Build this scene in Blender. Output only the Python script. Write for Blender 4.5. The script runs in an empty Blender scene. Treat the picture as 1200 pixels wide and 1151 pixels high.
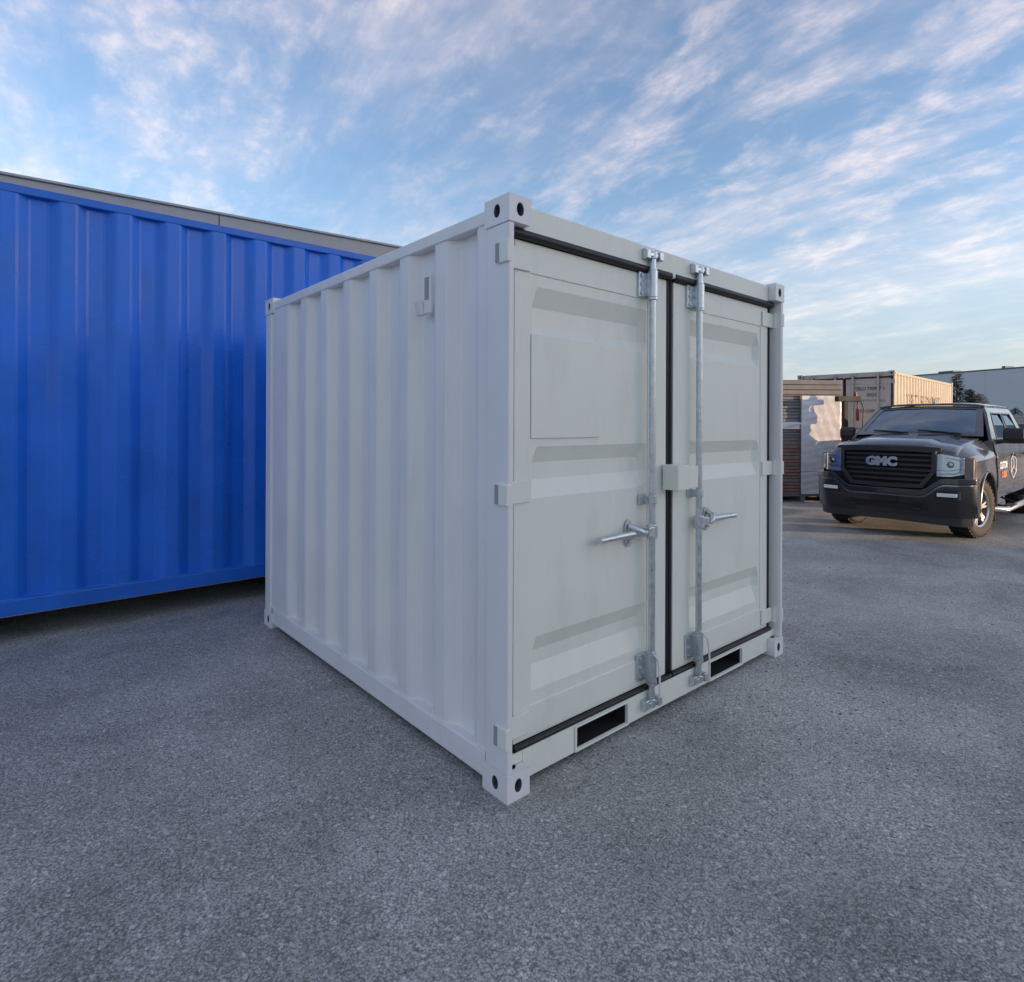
import bpy, bmesh, math, random
from mathutils import Vector, Matrix
random.seed(7)
R = math.radians
C = bpy.context.scene.collection
scene = bpy.context.scene

# ------------------------------------------------------------------ camera
cam_d = bpy.data.cameras.new('camera')
cam = bpy.data.objects.new('camera', cam_d); C.objects.link(cam)
cam.location = (0, 0, 1.612)
cam.rotation_euler = (R(90), -0.0035, 0)
cam_d.sensor_width = 36; cam_d.sensor_fit = 'HORIZONTAL'
cam_d.lens = 695.7 / 1200 * 36
cam_d.shift_y = -(575.5 - 496.6) / 1200
cam_d.clip_start = 0.05; cam_d.clip_end = 3000
scene.camera = cam

# ------------------------------------------------------------------ sun, sky, exposure
SUN_EL = R(5.0)
SH = Vector((0.96, -0.28, 0)).normalized()          # horizontal direction towards the sun
sun_dir = Vector((SH.x * math.cos(SUN_EL), SH.y * math.cos(SUN_EL), math.sin(SUN_EL)))
sd = bpy.data.lights.new('sun', 'SUN'); so = bpy.data.objects.new('sun', sd); C.objects.link(so)
sd.energy = 2.0; sd.angle = R(0.5); sd.color = (1.0, 0.70, 0.44)
so.rotation_euler = sun_dir.to_track_quat('Z', 'Y').to_euler(); so.location = (30, -8, 20)

BIGOFF = (6.6, 7.3, 0); CLOUD = .85; CLOUDCOL = (2.6, 2.08, 1.98, 1); SKYTINT = (.82, .80, .90, 1); HAZE = .80; HAZECOL = (.92, 1.10, 1.40, 1)
w = bpy.data.worlds.new('World'); scene.world = w; w.use_nodes = True
nt = w.node_tree; N = nt.nodes; LK = nt.links
for n in list(N): N.remove(n)
def wn(t, **kw):
    n = N.new(t)
    for k, v in kw.items(): setattr(n, k, v)
    return n
def wmath(op, a, b=None, c=None, clamp=False):
    n = wn('ShaderNodeMath', operation=op, use_clamp=clamp)
    for i, v in enumerate((a, b, c)):
        if v is None: continue
        if isinstance(v, (int, float)): n.inputs[i].default_value = v
        else: LK.new(v, n.inputs[i])
    return n.outputs[0]
sky = wn('ShaderNodeTexSky', sky_type='NISHITA', sun_disc=False)
sky.sun_elevation = SUN_EL
sky.sun_rotation = math.atan2(SH.x, SH.y)
sky.air_density = 1.0; sky.dust_density = 0.6; sky.ozone_density = 1.8; sky.altitude = 50
tc = wn('ShaderNodeTexCoord')
sep = wn('ShaderNodeSeparateXYZ'); LK.new(tc.outputs['Generated'], sep.inputs[0])
den = wmath('ADD', wmath('MAXIMUM', sep.outputs[2], 0.0), 0.22)
px_, py_ = wmath('DIVIDE', sep.outputs[0], den), wmath('DIVIDE', sep.outputs[1], den)
def wmap(v, a, b, c=0.0, d=1.0):
    n = wn('ShaderNodeMapRange', interpolation_type='SMOOTHSTEP')
    LK.new(v, n.inputs[0])
    for i, q in enumerate((a, b, c, d)): n.inputs[i + 1].default_value = q
    return n.outputs[0]
D_ = (-.62, .78)                                    # the cloud streets run away towards this direction
along = wmath('ADD', wmath('MULTIPLY', px_, D_[0]), wmath('MULTIPLY', py_, D_[1]))
across = wmath('ADD', wmath('MULTIPLY', px_, D_[1]), wmath('MULTIPLY', py_, -D_[0]))
def wcloud(scale, sa, sc, detail, rough, dist, off=(0, 0, 0)):
    cc = wn('ShaderNodeCombineXYZ'); LK.new(wmath('MULTIPLY_ADD', along, sa, off[0]), cc.inputs[0]); LK.new(wmath('MULTIPLY_ADD', across, sc, off[1]), cc.inputs[1]); cc.inputs[2].default_value = off[2]
    n = wn('ShaderNodeTexNoise'); n.inputs['Scale'].default_value = scale; n.inputs['Detail'].default_value = detail
    n.inputs['Roughness'].default_value = rough; n.inputs['Distortion'].default_value = dist
    LK.new(cc.outputs[0], n.inputs['Vector']); return n.outputs[0]
big = wmap(wcloud(1.1, .7, 1.0, 3, .5, .2, BIGOFF), .36, .60)
puffs = wmap(wcloud(5.5, .8, 1.15, 7, .62, .25, (.2, 2.1, 0)), .40, .70)
fine = wmap(wcloud(13, .8, 1.2, 5, .6, .2, (5.2, 1.1, 0)), .40, .66)
streak = wmap(wcloud(2.0, .55, 2.0, 8, .62, .35, (3.1, .2, 0)), .42, .78)
veil = wmap(wcloud(.9, .5, 1.4, 4, .5, .2, (7.7, 4.1, 0)), .40, .75)
p1 = wmath('MULTIPLY', wmath('MULTIPLY', big, puffs), wmath('MULTIPLY_ADD', fine, .6, .4))
cl = wmath('ADD', wmath('ADD', p1, wmath('MULTIPLY', wmath('MULTIPLY', streak, .75), wmath('MULTIPLY_ADD', fine, .4, .6))), wmath('MULTIPLY', veil, .28), clamp=True)
fade = wmap(sep.outputs[2], .02, .24, .12, 1.0)
cl = wmath('MULTIPLY', wmath('MULTIPLY', cl, fade), CLOUD)
ccol = wn('ShaderNodeMix', data_type='RGBA', blend_type='MIX'); ccol.inputs[0].default_value = .60
LK.new(sky.outputs[0], ccol.inputs[6]); ccol.inputs[7].default_value = CLOUDCOL
tint = wn('ShaderNodeMix', data_type='RGBA', blend_type='MULTIPLY'); tint.inputs[0].default_value = 1.0
LK.new(sky.outputs[0], tint.inputs[6]); tint.inputs[7].default_value = SKYTINT
mx = wn('ShaderNodeMix', data_type='RGBA', blend_type='MIX')
hz = wn('ShaderNodeMix', data_type='RGBA', blend_type='MIX')   # pale air low over the horizon, all the way round
LK.new(wmap(sep.outputs[2], -.02, .40, HAZE, 0.0), hz.inputs[0]); LK.new(tint.outputs[2], hz.inputs[6]); hz.inputs[7].default_value = HAZECOL
LK.new(cl, mx.inputs[0]); LK.new(hz.outputs[2], mx.inputs[6]); LK.new(ccol.outputs[2], mx.inputs[7])
bg = wn('ShaderNodeBackground'); bg.inputs[1].default_value = 0.15
LK.new(mx.outputs[2], bg.inputs[0])
wo = wn('ShaderNodeOutputWorld'); LK.new(bg.outputs[0], wo.inputs[0])
scene.view_settings.view_transform = 'Standard'; scene.view_settings.look = 'None'
scene.view_settings.exposure = 1.72; scene.view_settings.gamma = 1.0
try: scene.view_settings.use_curve_mapping = False
except Exception: pass

# ------------------------------------------------------------------ materials
MATS = {}
def mat(name, col, rough=0.5, metal=0.0, coat=0.0, spec=0.5, var=0.0, vscale=3.0, bump=0.0, bscale=60.0, dirt=None, dscale=2.0, damt=0.0, bdist=0.01, emit=None):
    if name in MATS: return MATS[name]
    m = bpy.data.materials.new(name); m.use_nodes = True
    t = m.node_tree; b = t.nodes['Principled BSDF']
    b.inputs['Base Color'].default_value = (*col, 1); b.inputs['Roughness'].default_value = rough
    b.inputs['Metallic'].default_value = metal; b.inputs['Coat Weight'].default_value = coat
    b.inputs['Coat Roughness'].default_value = 0.06; b.inputs['Specular IOR Level'].default_value = spec
    if var or bump or damt:
        tc = t.nodes.new('ShaderNodeTexCoord')
    last = None
    if var:
        n = t.nodes.new('ShaderNodeTexNoise'); n.inputs['Scale'].default_value = vscale; n.inputs['Detail'].default_value = 6
        t.links.new(tc.outputs['Object'], n.inputs['Vector'])
        mr = t.nodes.new('ShaderNodeMapRange'); mr.inputs[1].default_value = .3; mr.inputs[2].default_value = .7
        mr.inputs[3].default_value = 1 - var; mr.inputs[4].default_value = 1 + var
        t.links.new(n.outputs[0], mr.inputs[0])
        mu = t.nodes.new('ShaderNodeVectorMath'); mu.operation = 'SCALE'; mu.inputs[0].default_value = col
        t.links.new(mr.outputs[0], mu.inputs['Scale']); last = mu.outputs[0]
        mr2 = t.nodes.new('ShaderNodeMapRange'); mr2.inputs[1].default_value = .3; mr2.inputs[2].default_value = .7
        mr2.inputs[3].default_value = max(.02, rough - .08); mr2.inputs[4].default_value = min(1, rough + .1)
        t.links.new(n.outputs[0], mr2.inputs[0]); t.links.new(mr2.outputs[0], b.inputs['Roughness'])
    if damt:
        n = t.nodes.new('ShaderNodeTexNoise'); n.inputs['Scale'].default_value = dscale; n.inputs['Detail'].default_value = 9
        n.inputs['Roughness'].default_value = .7
        mp = t.nodes.new('ShaderNodeMapping'); mp.inputs['Scale'].default_value = (3, 3, .7)
        t.links.new(tc.outputs['Object'], mp.inputs[0]); t.links.new(mp.outputs[0], n.inputs['Vector'])
        mr = t.nodes.new('ShaderNodeMapRange'); mr.inputs[1].default_value = .52; mr.inputs[2].default_value = .78
        mr.inputs[3].default_value = 0; mr.inputs[4].default_value = damt
        t.links.new(n.outputs[0], mr.inputs[0])
        mixn = t.nodes.new('ShaderNodeMix'); mixn.data_type = 'RGBA'
        t.links.new(mr.outputs[0], mixn.inputs[0])
        if last: t.links.new(last, mixn.inputs[6])
        else: mixn.inputs[6].default_value = (*col, 1)
        mixn.inputs[7].default_value = (*dirt, 1); last = mixn.outputs[2]
    if last: t.links.new(last, b.inputs['Base Color'])
    if bump:
        n = t.nodes.new('ShaderNodeTexNoise'); n.inputs['Scale'].default_value = bscale; n.inputs['Detail'].default_value = 4
        t.links.new(tc.outputs['Object'], n.inputs['Vector'])
        bp = t.nodes.new('ShaderNodeBump'); bp.inputs['Strength'].default_value = bump; bp.inputs['Distance'].default_value = bdist
        t.links.new(n.outputs[0], bp.inputs['Height']); t.links.new(bp.outputs[0], b.inputs['Normal'])
    if emit:
        b.inputs['Emission Color'].default_value = (*emit[:3], 1); b.inputs['Emission Strength'].default_value = emit[3]
    MATS[name] = m; return m

white = mat('white_paint', (.83, .805, .785), .42, var=.025, vscale=2.5, bump=.10, bscale=9, bdist=.02, dirt=(.42, .41, .38), dscale=1.6, damt=.22)
doorwhite = mat('door_paint', (.83, .83, .735), .46, var=.02, vscale=3, bump=.08, bscale=12, bdist=.01, dirt=(.40, .39, .36), dscale=1.8, damt=.22)
blue = mat('blue_paint', (.012, .165, .72), .29, var=.10, vscale=2.0, bump=.16, bscale=5, bdist=.02, dirt=(.03, .10, .30), dscale=1.3, damt=.45)
bluerail = mat('blue_rail_paint', (.012, .145, .62), .38, var=.08, vscale=4, dirt=(.06, .08, .16), dscale=3, damt=.4)
beige = mat('beige_paint', (.38, .34, .275), .55, var=.05, dirt=(.3, .2, .12), damt=.4)
beigedoor = mat('beige_door_paint', (.42, .40, .38), .55, var=.05, dirt=(.3, .22, .14), damt=.35)
galv = mat('galvanised_steel', (.62, .66, .68), .34, metal=.85, var=.12, vscale=30, bump=.05, bscale=80)
rubber = mat('black_rubber', (.012, .013, .015), .5, var=.2, vscale=20)
dark = mat('dark_void', (.015, .015, .016), .9)
slot_shade = mat('slot_shade_grey', (.34, .34, .36), .7)  # mid grey standing in for the shade inside hinge and vent slots
steel_in = mat('inner_steel', (.10, .105, .11), .7)

def asphalt():
    m = bpy.data.materials.new('asphalt'); m.use_nodes = True
    t = m.node_tree; b = t.nodes['Principled BSDF']; nd = t.nodes; lk = t.links
    tc = nd.new('ShaderNodeTexCoord')
    def vor(scale, feat='F1'):
        v = nd.new('ShaderNodeTexVoronoi'); v.inputs['Scale'].default_value = scale; v.feature = feat
        lk.new(tc.outputs['Object'], v.inputs['Vector']); return v
    def noi(scale, det=5, ro=.6, dist=0):
        n = nd.new('ShaderNodeTexNoise'); n.inputs['Scale'].default_value = scale; n.inputs['Detail'].default_value = det
        n.inputs['Roughness'].default_value = ro; n.inputs['Distortion'].default_value = dist
        lk.new(tc.outputs['Object'], n.inputs['Vector']); return n
    def mr(s, a, b_, c, d):
        q = nd.new('ShaderNodeMapRange'); lk.new(s, q.inputs[0])
        for i, v in enumerate((a, b_, c, d)): q.inputs[i + 1].default_value = v
        return q.outputs[0]
    def mth(op, a, b_):
        q = nd.new('ShaderNodeMath'); q.operation = op
        for i, v in enumerate((a, b_)):
            if isinstance(v, (int, float)): q.inputs[i].default_value = v
            else: lk.new(v, q.inputs[i])
        return q.outputs[0]
    v1 = vor(150); v2 = vor(85)
    sepc = nd.new('ShaderNodeSeparateColor'); lk.new(v1.outputs['Color'], sepc.inputs[0])
    sepd = nd.new('ShaderNodeSeparateColor'); lk.new(v2.outputs['Color'], sepd.inputs[0])
    stone = mth('MULTIPLY', mr(sepc.outputs[0], 0, 1, .58, 1.42), mr(v1.outputs['Distance'], .45, .85, 1.05, .55))
    pale = mr(sepd.outputs[1], .90, .99, 0, 1.0)
    patch = mr(noi(.9, 7, .62, .4).outputs[0], .32, .70, .68, 1.32)
    patch2 = mr(noi(.16, 4, .5, .3).outputs[0], .35, .65, .84, 1.14)
    tone = mth('MULTIPLY', mth('MULTIPLY', stone, patch), patch2)
    tone = mth('ADD', tone, mth('MULTIPLY', pale, .55))
    col = nd.new('ShaderNodeVectorMath'); col.operation = 'SCALE'; col.inputs[0].default_value = (.435, .425, .392)
    lk.new(tone, col.inputs['Scale'])
    # brownish dust where sand has settled
    dm = nd.new('ShaderNodeMix'); dm.data_type = 'RGBA'
    lk.new(mr(noi(.45, 6, .6, .5).outputs[0], .50, .72, 0, .40), dm.inputs[0])
    lk.new(col.outputs[0], dm.inputs[6]); dm.inputs[7].default_value = (.41, .385, .35, 1)
    # a few dark oil drips
    ov = noi(2.6, 3, .5, .2)
    om = nd.new('ShaderNodeMix'); om.data_type = 'RGBA'
    lk.new(mr(ov.outputs[0], .70, .76, 0, .5), om.inputs[0]); lk.new(dm.outputs[2], om.inputs[6]); om.inputs[7].default_value = (.03, .03, .032, 1)
    lk.new(om.outputs[2], b.inputs['Base Color'])
    lk.new(mr(sepc.outputs[1], 0, 1, .62, .95), b.inputs['Roughness'])
    b.inputs['Specular IOR Level'].default_value = .35
    h = mth('ADD', mth('MULTIPLY', v1.outputs['Distance'], -1.0), mth('MULTIPLY', v2.outputs['Distance'], -.6))
    h = mth('ADD', h, mth('MULTIPLY', noi(260, 3, .6).outputs[0], .5))
    bp = nd.new('ShaderNodeBump'); bp.inputs['Strength'].default_value = .6; bp.inputs['Distance'].default_value = .005
    lk.new(h, bp.inputs['Height']); lk.new(bp.outputs[0], b.inputs['Normal'])
    return m

def glass(name, tint, refl=1.0):
    m = bpy.data.materials.new(name); m.use_nodes = True
    t = m.node_tree; nd = t.nodes
    for n in list(nd): nd.remove(n)
    o = nd.new('ShaderNodeOutputMaterial'); tr = nd.new('ShaderNodeBsdfTransparent'); gl = nd.new('ShaderNodeBsdfGlossy')
    fr = nd.new('ShaderNodeFresnel'); mixs = nd.new('ShaderNodeMixShader')
    tr.inputs[0].default_value = (*tint, 1); gl.inputs['Roughness'].default_value = .02; gl.inputs[0].default_value = (.72, .88, 1.0, 1) if refl > 1 else (1, 1, 1, 1); fr.inputs[0].default_value = 1.9 * refl
    t.links.new(fr.outputs[0], mixs.inputs[0]); t.links.new(tr.outputs[0], mixs.inputs[1]); t.links.new(gl.outputs[0], mixs.inputs[2])
    t.links.new(mixs.outputs[0], o.inputs[0]); return m

# ------------------------------------------------------------------ mesh helpers
class MB:
    def __init__(s): s.v = []; s.f = []; s.m = []
    def add(s, vs, fs, mi=0):
        o = len(s.v); s.v += [tuple(p) for p in vs]
        for f in fs: s.f.append([i + o for i in f]); s.m.append(mi)
        return s
    def box(s, x0, x1, y0, y1, z0, z1, mi=0):
        vs = [(x0, y0, z0), (x1, y0, z0), (x1, y1, z0), (x0, y1, z0), (x0, y0, z1), (x1, y0, z1), (x1, y1, z1), (x0, y1, z1)]
        return s.add(vs, [(0, 3, 2, 1), (4, 5, 6, 7), (0, 1, 5, 4), (1, 2, 6, 5), (2, 3, 7, 6), (3, 0, 4, 7)], mi)
    def tube(s, pts, r, n=12, mi=0, cap=True):
        pts = [Vector(p) for p in pts]; rings = []
        rr = r if isinstance(r, (list, tuple)) else [r] * len(pts)
        for i, p in enumerate(pts):
            d = (pts[min(i + 1, len(pts) - 1)] - pts[max(i - 1, 0)]).normalized()
            a = d.orthogonal().normalized() if i == 0 else (rings_a - d * rings_a.dot(d)).normalized()
            rings_a = a; b = d.cross(a)
            rings.append([p + (a * math.cos(2 * math.pi * k / n) + b * math.sin(2 * math.pi * k / n)) * rr[i] for k in range(n)])
        vs = [q for rg in rings for q in rg]; fs = []
        for i in range(len(pts) - 1):
            for k in range(n):
                k2 = (k + 1) % n; fs.append((i * n + k, i * n + k2, (i + 1) * n + k2, (i + 1) * n + k))
        if cap: fs.append(tuple(range(n - 1, -1, -1))); fs.append(tuple((len(pts) - 1) * n + k for k in range(n)))
        return s.add(vs, fs, mi)
    def prism(s, poly, z0, z1, fn=None, mi=0):
        """poly in (u,v); fn(u,v,t)->xyz"""
        fn = fn or (lambda u, v, t: (u, v, t)); n = len(poly)
        vs = [fn(u, v, z0) for u, v in poly] + [fn(u, v, z1) for u, v in poly]
        fs = [tuple(range(n - 1, -1, -1)), tuple(range(n, 2 * n))] + [(i, (i + 1) % n, n + (i + 1) % n, n + i) for i in range(n)]
        return s.add(vs, fs, mi)
    def lathe(s, prof, n=32, fn=None, mi=0):
        """prof list of (radius, height) ; axis = local z mapped by fn"""
        fn = fn or (lambda x, y, z: (x, y, z)); k = len(prof)
        vs = [fn(r * math.cos(2 * math.pi * i / n), r * math.sin(2 * math.pi * i / n), h) for i in range(n) for r, h in prof]
        fs = [(i * k + j, ((i + 1) % n) * k + j, ((i + 1) % n) * k + j + 1, i * k + j + 1) for i in range(n) for j in range(k - 1)]
        return s.add(vs, fs, mi)
    def plate(s, xs, zs, solid, fn, t0, t1, mi=0):
        """cells of a grid extruded from t0 to t1 where solid(i,j); fn(x,z,t)"""
        ids = {}
        def vid(i, j, t):
            k = (i, j, t)
            if k not in ids: ids[k] = len(s.v); s.v.append(tuple(fn(xs[i], zs[j], t)))
            return ids[k]
        S = lambda i, j: 0 <= i < len(xs) - 1 and 0 <= j < len(zs) - 1 and solid(i, j)
        for i in range(len(xs) - 1):
            for j in range(len(zs) - 1):
                if not S(i, j): continue
                q = [(i, j), (i + 1, j), (i + 1, j + 1), (i, j + 1)]
                s.f.append([vid(*c, t0) for c in q]); s.m.append(mi)
                s.f.append([vid(*c, t1) for c in reversed(q)]); s.m.append(mi)
                for (nb, c0, c1) in (((i, j - 1), q[0], q[1]), ((i + 1, j), q[1], q[2]), ((i, j + 1), q[2], q[3]), ((i - 1, j), q[3], q[0])):
                    if not S(*nb):
                        s.f.append([vid(*c0, t0), vid(*c0, t1), vid(*c1, t1), vid(*c1, t0)]); s.m.append(mi)
        return s
    def build(s, name, mats, parent=None, bevel=0.0, seg=2, smooth=False, angle=35, sub=0, fix=True):
        me = bpy.data.meshes.new(name); me.from_pydata(s.v, [], s.f); me.update()
        if not isinstance(mats, (list, tuple)): mats = [mats]
        for m in mats: me.materials.append(m)
        me.polygons.foreach_set('material_index', s.m)
        if fix:
            bm = bmesh.new(); bm.from_mesh(me); bmesh.ops.recalc_face_normals(bm, faces=bm.faces); bm.to_mesh(me); bm.free()
        o = bpy.data.objects.new(name, me); C.objects.link(o); o.parent = parent
        if smooth:
            me.polygons.foreach_set('use_smooth', [True] * len(me.polygons))
            me.set_sharp_from_angle(angle=R(angle))
        if bevel:
            b = o.modifiers.new('bevel', 'BEVEL'); b.width = bevel; b.segments = seg; b.limit_method = 'ANGLE'; b.angle_limit = R(35)
        if sub:
            q = o.modifiers.new('sub', 'SUBSURF'); q.levels = sub; q.render_levels = sub
        return o
def tag(o, label, cat, group=None):
    o['label'] = label; o['category'] = cat
    if group: o['group'] = group
    return o
def thing(name, label, cat, loc=(0, 0, 0), rz=0.0, group=None):
    o = bpy.data.objects.new(name, None); C.objects.link(o); o.location = loc; o.rotation_euler = (0, 0, rz); o.empty_display_size = .3
    return tag(o, label, cat, group)
def struct(o): o['kind'] = 'structure'; return o
def text_mesh(name, s, size, m, parent, matrix, ext=.002, sx=1.0, bold=0.0, align='CENTER'):
    cu = bpy.data.curves.new(name, 'FONT'); cu.body = s; cu.size = size; cu.extrude = ext; cu.align_x = align; cu.align_y = 'CENTER'
    cu.offset = bold; cu.resolution_u = 3
    tmp = bpy.data.objects.new(name, cu); C.objects.link(tmp)
    dg = bpy.context.evaluated_depsgraph_get(); me = bpy.data.meshes.new_from_object(tmp.evaluated_get(dg))
    bpy.data.objects.remove(tmp); me.materials.clear(); me.materials.append(m)
    o = bpy.data.objects.new(name, me); C.objects.link(o); o.parent = parent
    me.transform(matrix @ Matrix.Diagonal((sx, 1, 1, 1))); return o
def frame(origin, xa, ya):
    xa = Vector(xa).normalized(); ya = Vector(ya); ya = (ya - xa * ya.dot(xa)).normalized(); za = xa.cross(ya)
    m = Matrix((xa, ya, za)).transposed().to_4x4(); m.translation = Vector(origin); return m

# ------------------------------------------------------------------ ground
g = MB()
g.add([(-500, -500, 0), (500, -500, 0), (500, 500, 0), (-500, 500, 0)], [(0, 1, 2, 3)])
struct(g.build('asphalt_yard', asphalt(), fix=False))

# ------------------------------------------------------------------ container builder
def face_hole(mb, o, u, v, w_, h_, rx, ry, depth, n=20, mi=0, mi2=1):
    """rectangle w_ x h_ centred at o spanned by unit u,v with an oval hole sunk along -(u x v)"""
    o, u, v = Vector(o), Vector(u), Vector(v); nrm = u.cross(v)
    outer, inner = [], []
    angs = [2 * math.pi * (i + .5) / n for i in range(n)]
    base = len(mb.v)
    for a in angs:
        c, s_ = math.cos(a), math.sin(a)
        k = min(w_ / 2 / max(abs(c), 1e-6), h_ / 2 / max(abs(s_), 1e-6))
        outer.append(o + u * (k * c) + v * (k * s_)); inner.append(o + u * (rx * c) + v * (ry * s_))
    deep = [p - nrm * depth for p in inner]
    mb.v += [tuple(p) for p in outer + inner + deep]
    for i in range(n):
        j = (i + 1) % n
        mb.f.append([base + i, base + j, base + n + j, base + n + i]); mb.m.append(mi)
        mb.f.append([base + n + i, base + n + j, base + 2 * n + j, base + 2 * n + i]); mb.m.append(mi2)
    mb.f.append([base + 2 * n + i for i in range(n)]); mb.m.append(mi2)
    # corners of the rectangle
    for sx_ in (-1, 1):
        for sy_ in (-1, 1):
            cpt = o + u * (sx_ * w_ / 2) + v * (sy_ * h_ / 2)
            near = sorted(range(n), key=lambda i: (outer[i] - cpt).length)
            k0 = near[0]; k1 = [i for i in near[1:4] if abs(i - k0) in (1, n - 1)][0]
            b2 = len(mb.v); mb.v.append(tuple(cpt)); mb.f.append([b2, base + k0, base + k1]); mb.m.append(mi)

def casting(x0, x1, y0, y1, z0, z1, m, parent, xface, yface):
    mb = MB(); cx, cy, cz = (x0 + x1) / 2, (y0 + y1) / 2, (z0 + z1) / 2
    w_, l_, h_ = x1 - x0, y1 - y0, z1 - z0
    for s in (-1, 1):   # y faces
        yy = y0 if s < 0 else y1; u = (1, 0, 0) if s < 0 else (-1, 0, 0)
        if s == yface: face_hole(mb, (cx, yy, cz), u, (0, 0, 1), w_, h_, .0185, .027, .05)
        else: mb.add([(x0, yy, z0), (x1, yy, z0), (x1, yy, z1), (x0, yy, z1)], [(0, 1, 2, 3)])
        xx = x0 if s < 0 else x1; u = (0, -1, 0) if s < 0 else (0, 1, 0)
        if s == xface: face_hole(mb, (xx, cy, cz), u, (0, 0, 1), l_, h_, .0185, .027, .05)
        else: mb.add([(xx, y0, z0), (xx, y1, z0), (xx, y1, z1), (xx, y0, z1)], [(0, 1, 2, 3)])
    face_hole(mb, (cx, cy, z1), (1, 0, 0), (0, 1, 0), w_, l_, .03, .05, .05)
    mb.add([(x0, y0, z0), (x1, y0, z0), (x1, y1, z0), (x0, y1, z0)], [(0, 1, 2, 3)])
    me = mb.build('corner_casting', [m, mat('casting_inside', (.09, .092, .10), .8)], parent)
    bm = bmesh.new(); bm.from_mesh(me.data); bmesh.ops.remove_doubles(bm, verts=bm.verts, dist=.0006)
    bmesh.ops.recalc_face_normals(bm, faces=bm.faces); bm.to_mesh(me.data); bm.free()
    b = me.modifiers.new('bevel', 'BEVEL'); b.width = .007; b.segments = 2; b.limit_method = 'ANGLE'; b.angle_limit = R(60)
    return me

def corr_profile(start, end, first, pitch, flat, slope, inner, d, r=.010):
    """polyline (y, depth) of a trapezoid wall with softened bends"""
    pts = [(start, 0.0)]; y = first
    while y + 2 * slope + inner < end:
        for (a, da), (b, db) in (((y, 0), (y + slope, d)), ((y + slope + inner, d), (y + 2 * slope + inner, 0))):
            sl = (db - da) / (b - a)
            pts += [(a - r, da), (a + r * .8, da + sl * r * .8 * .55 if False else da + sl * r * .8), (b - r * .8, db - sl * r * .8), (b + r, db)]
        y += pitch
    pts.append((end, 0.0)); return pts

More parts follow.
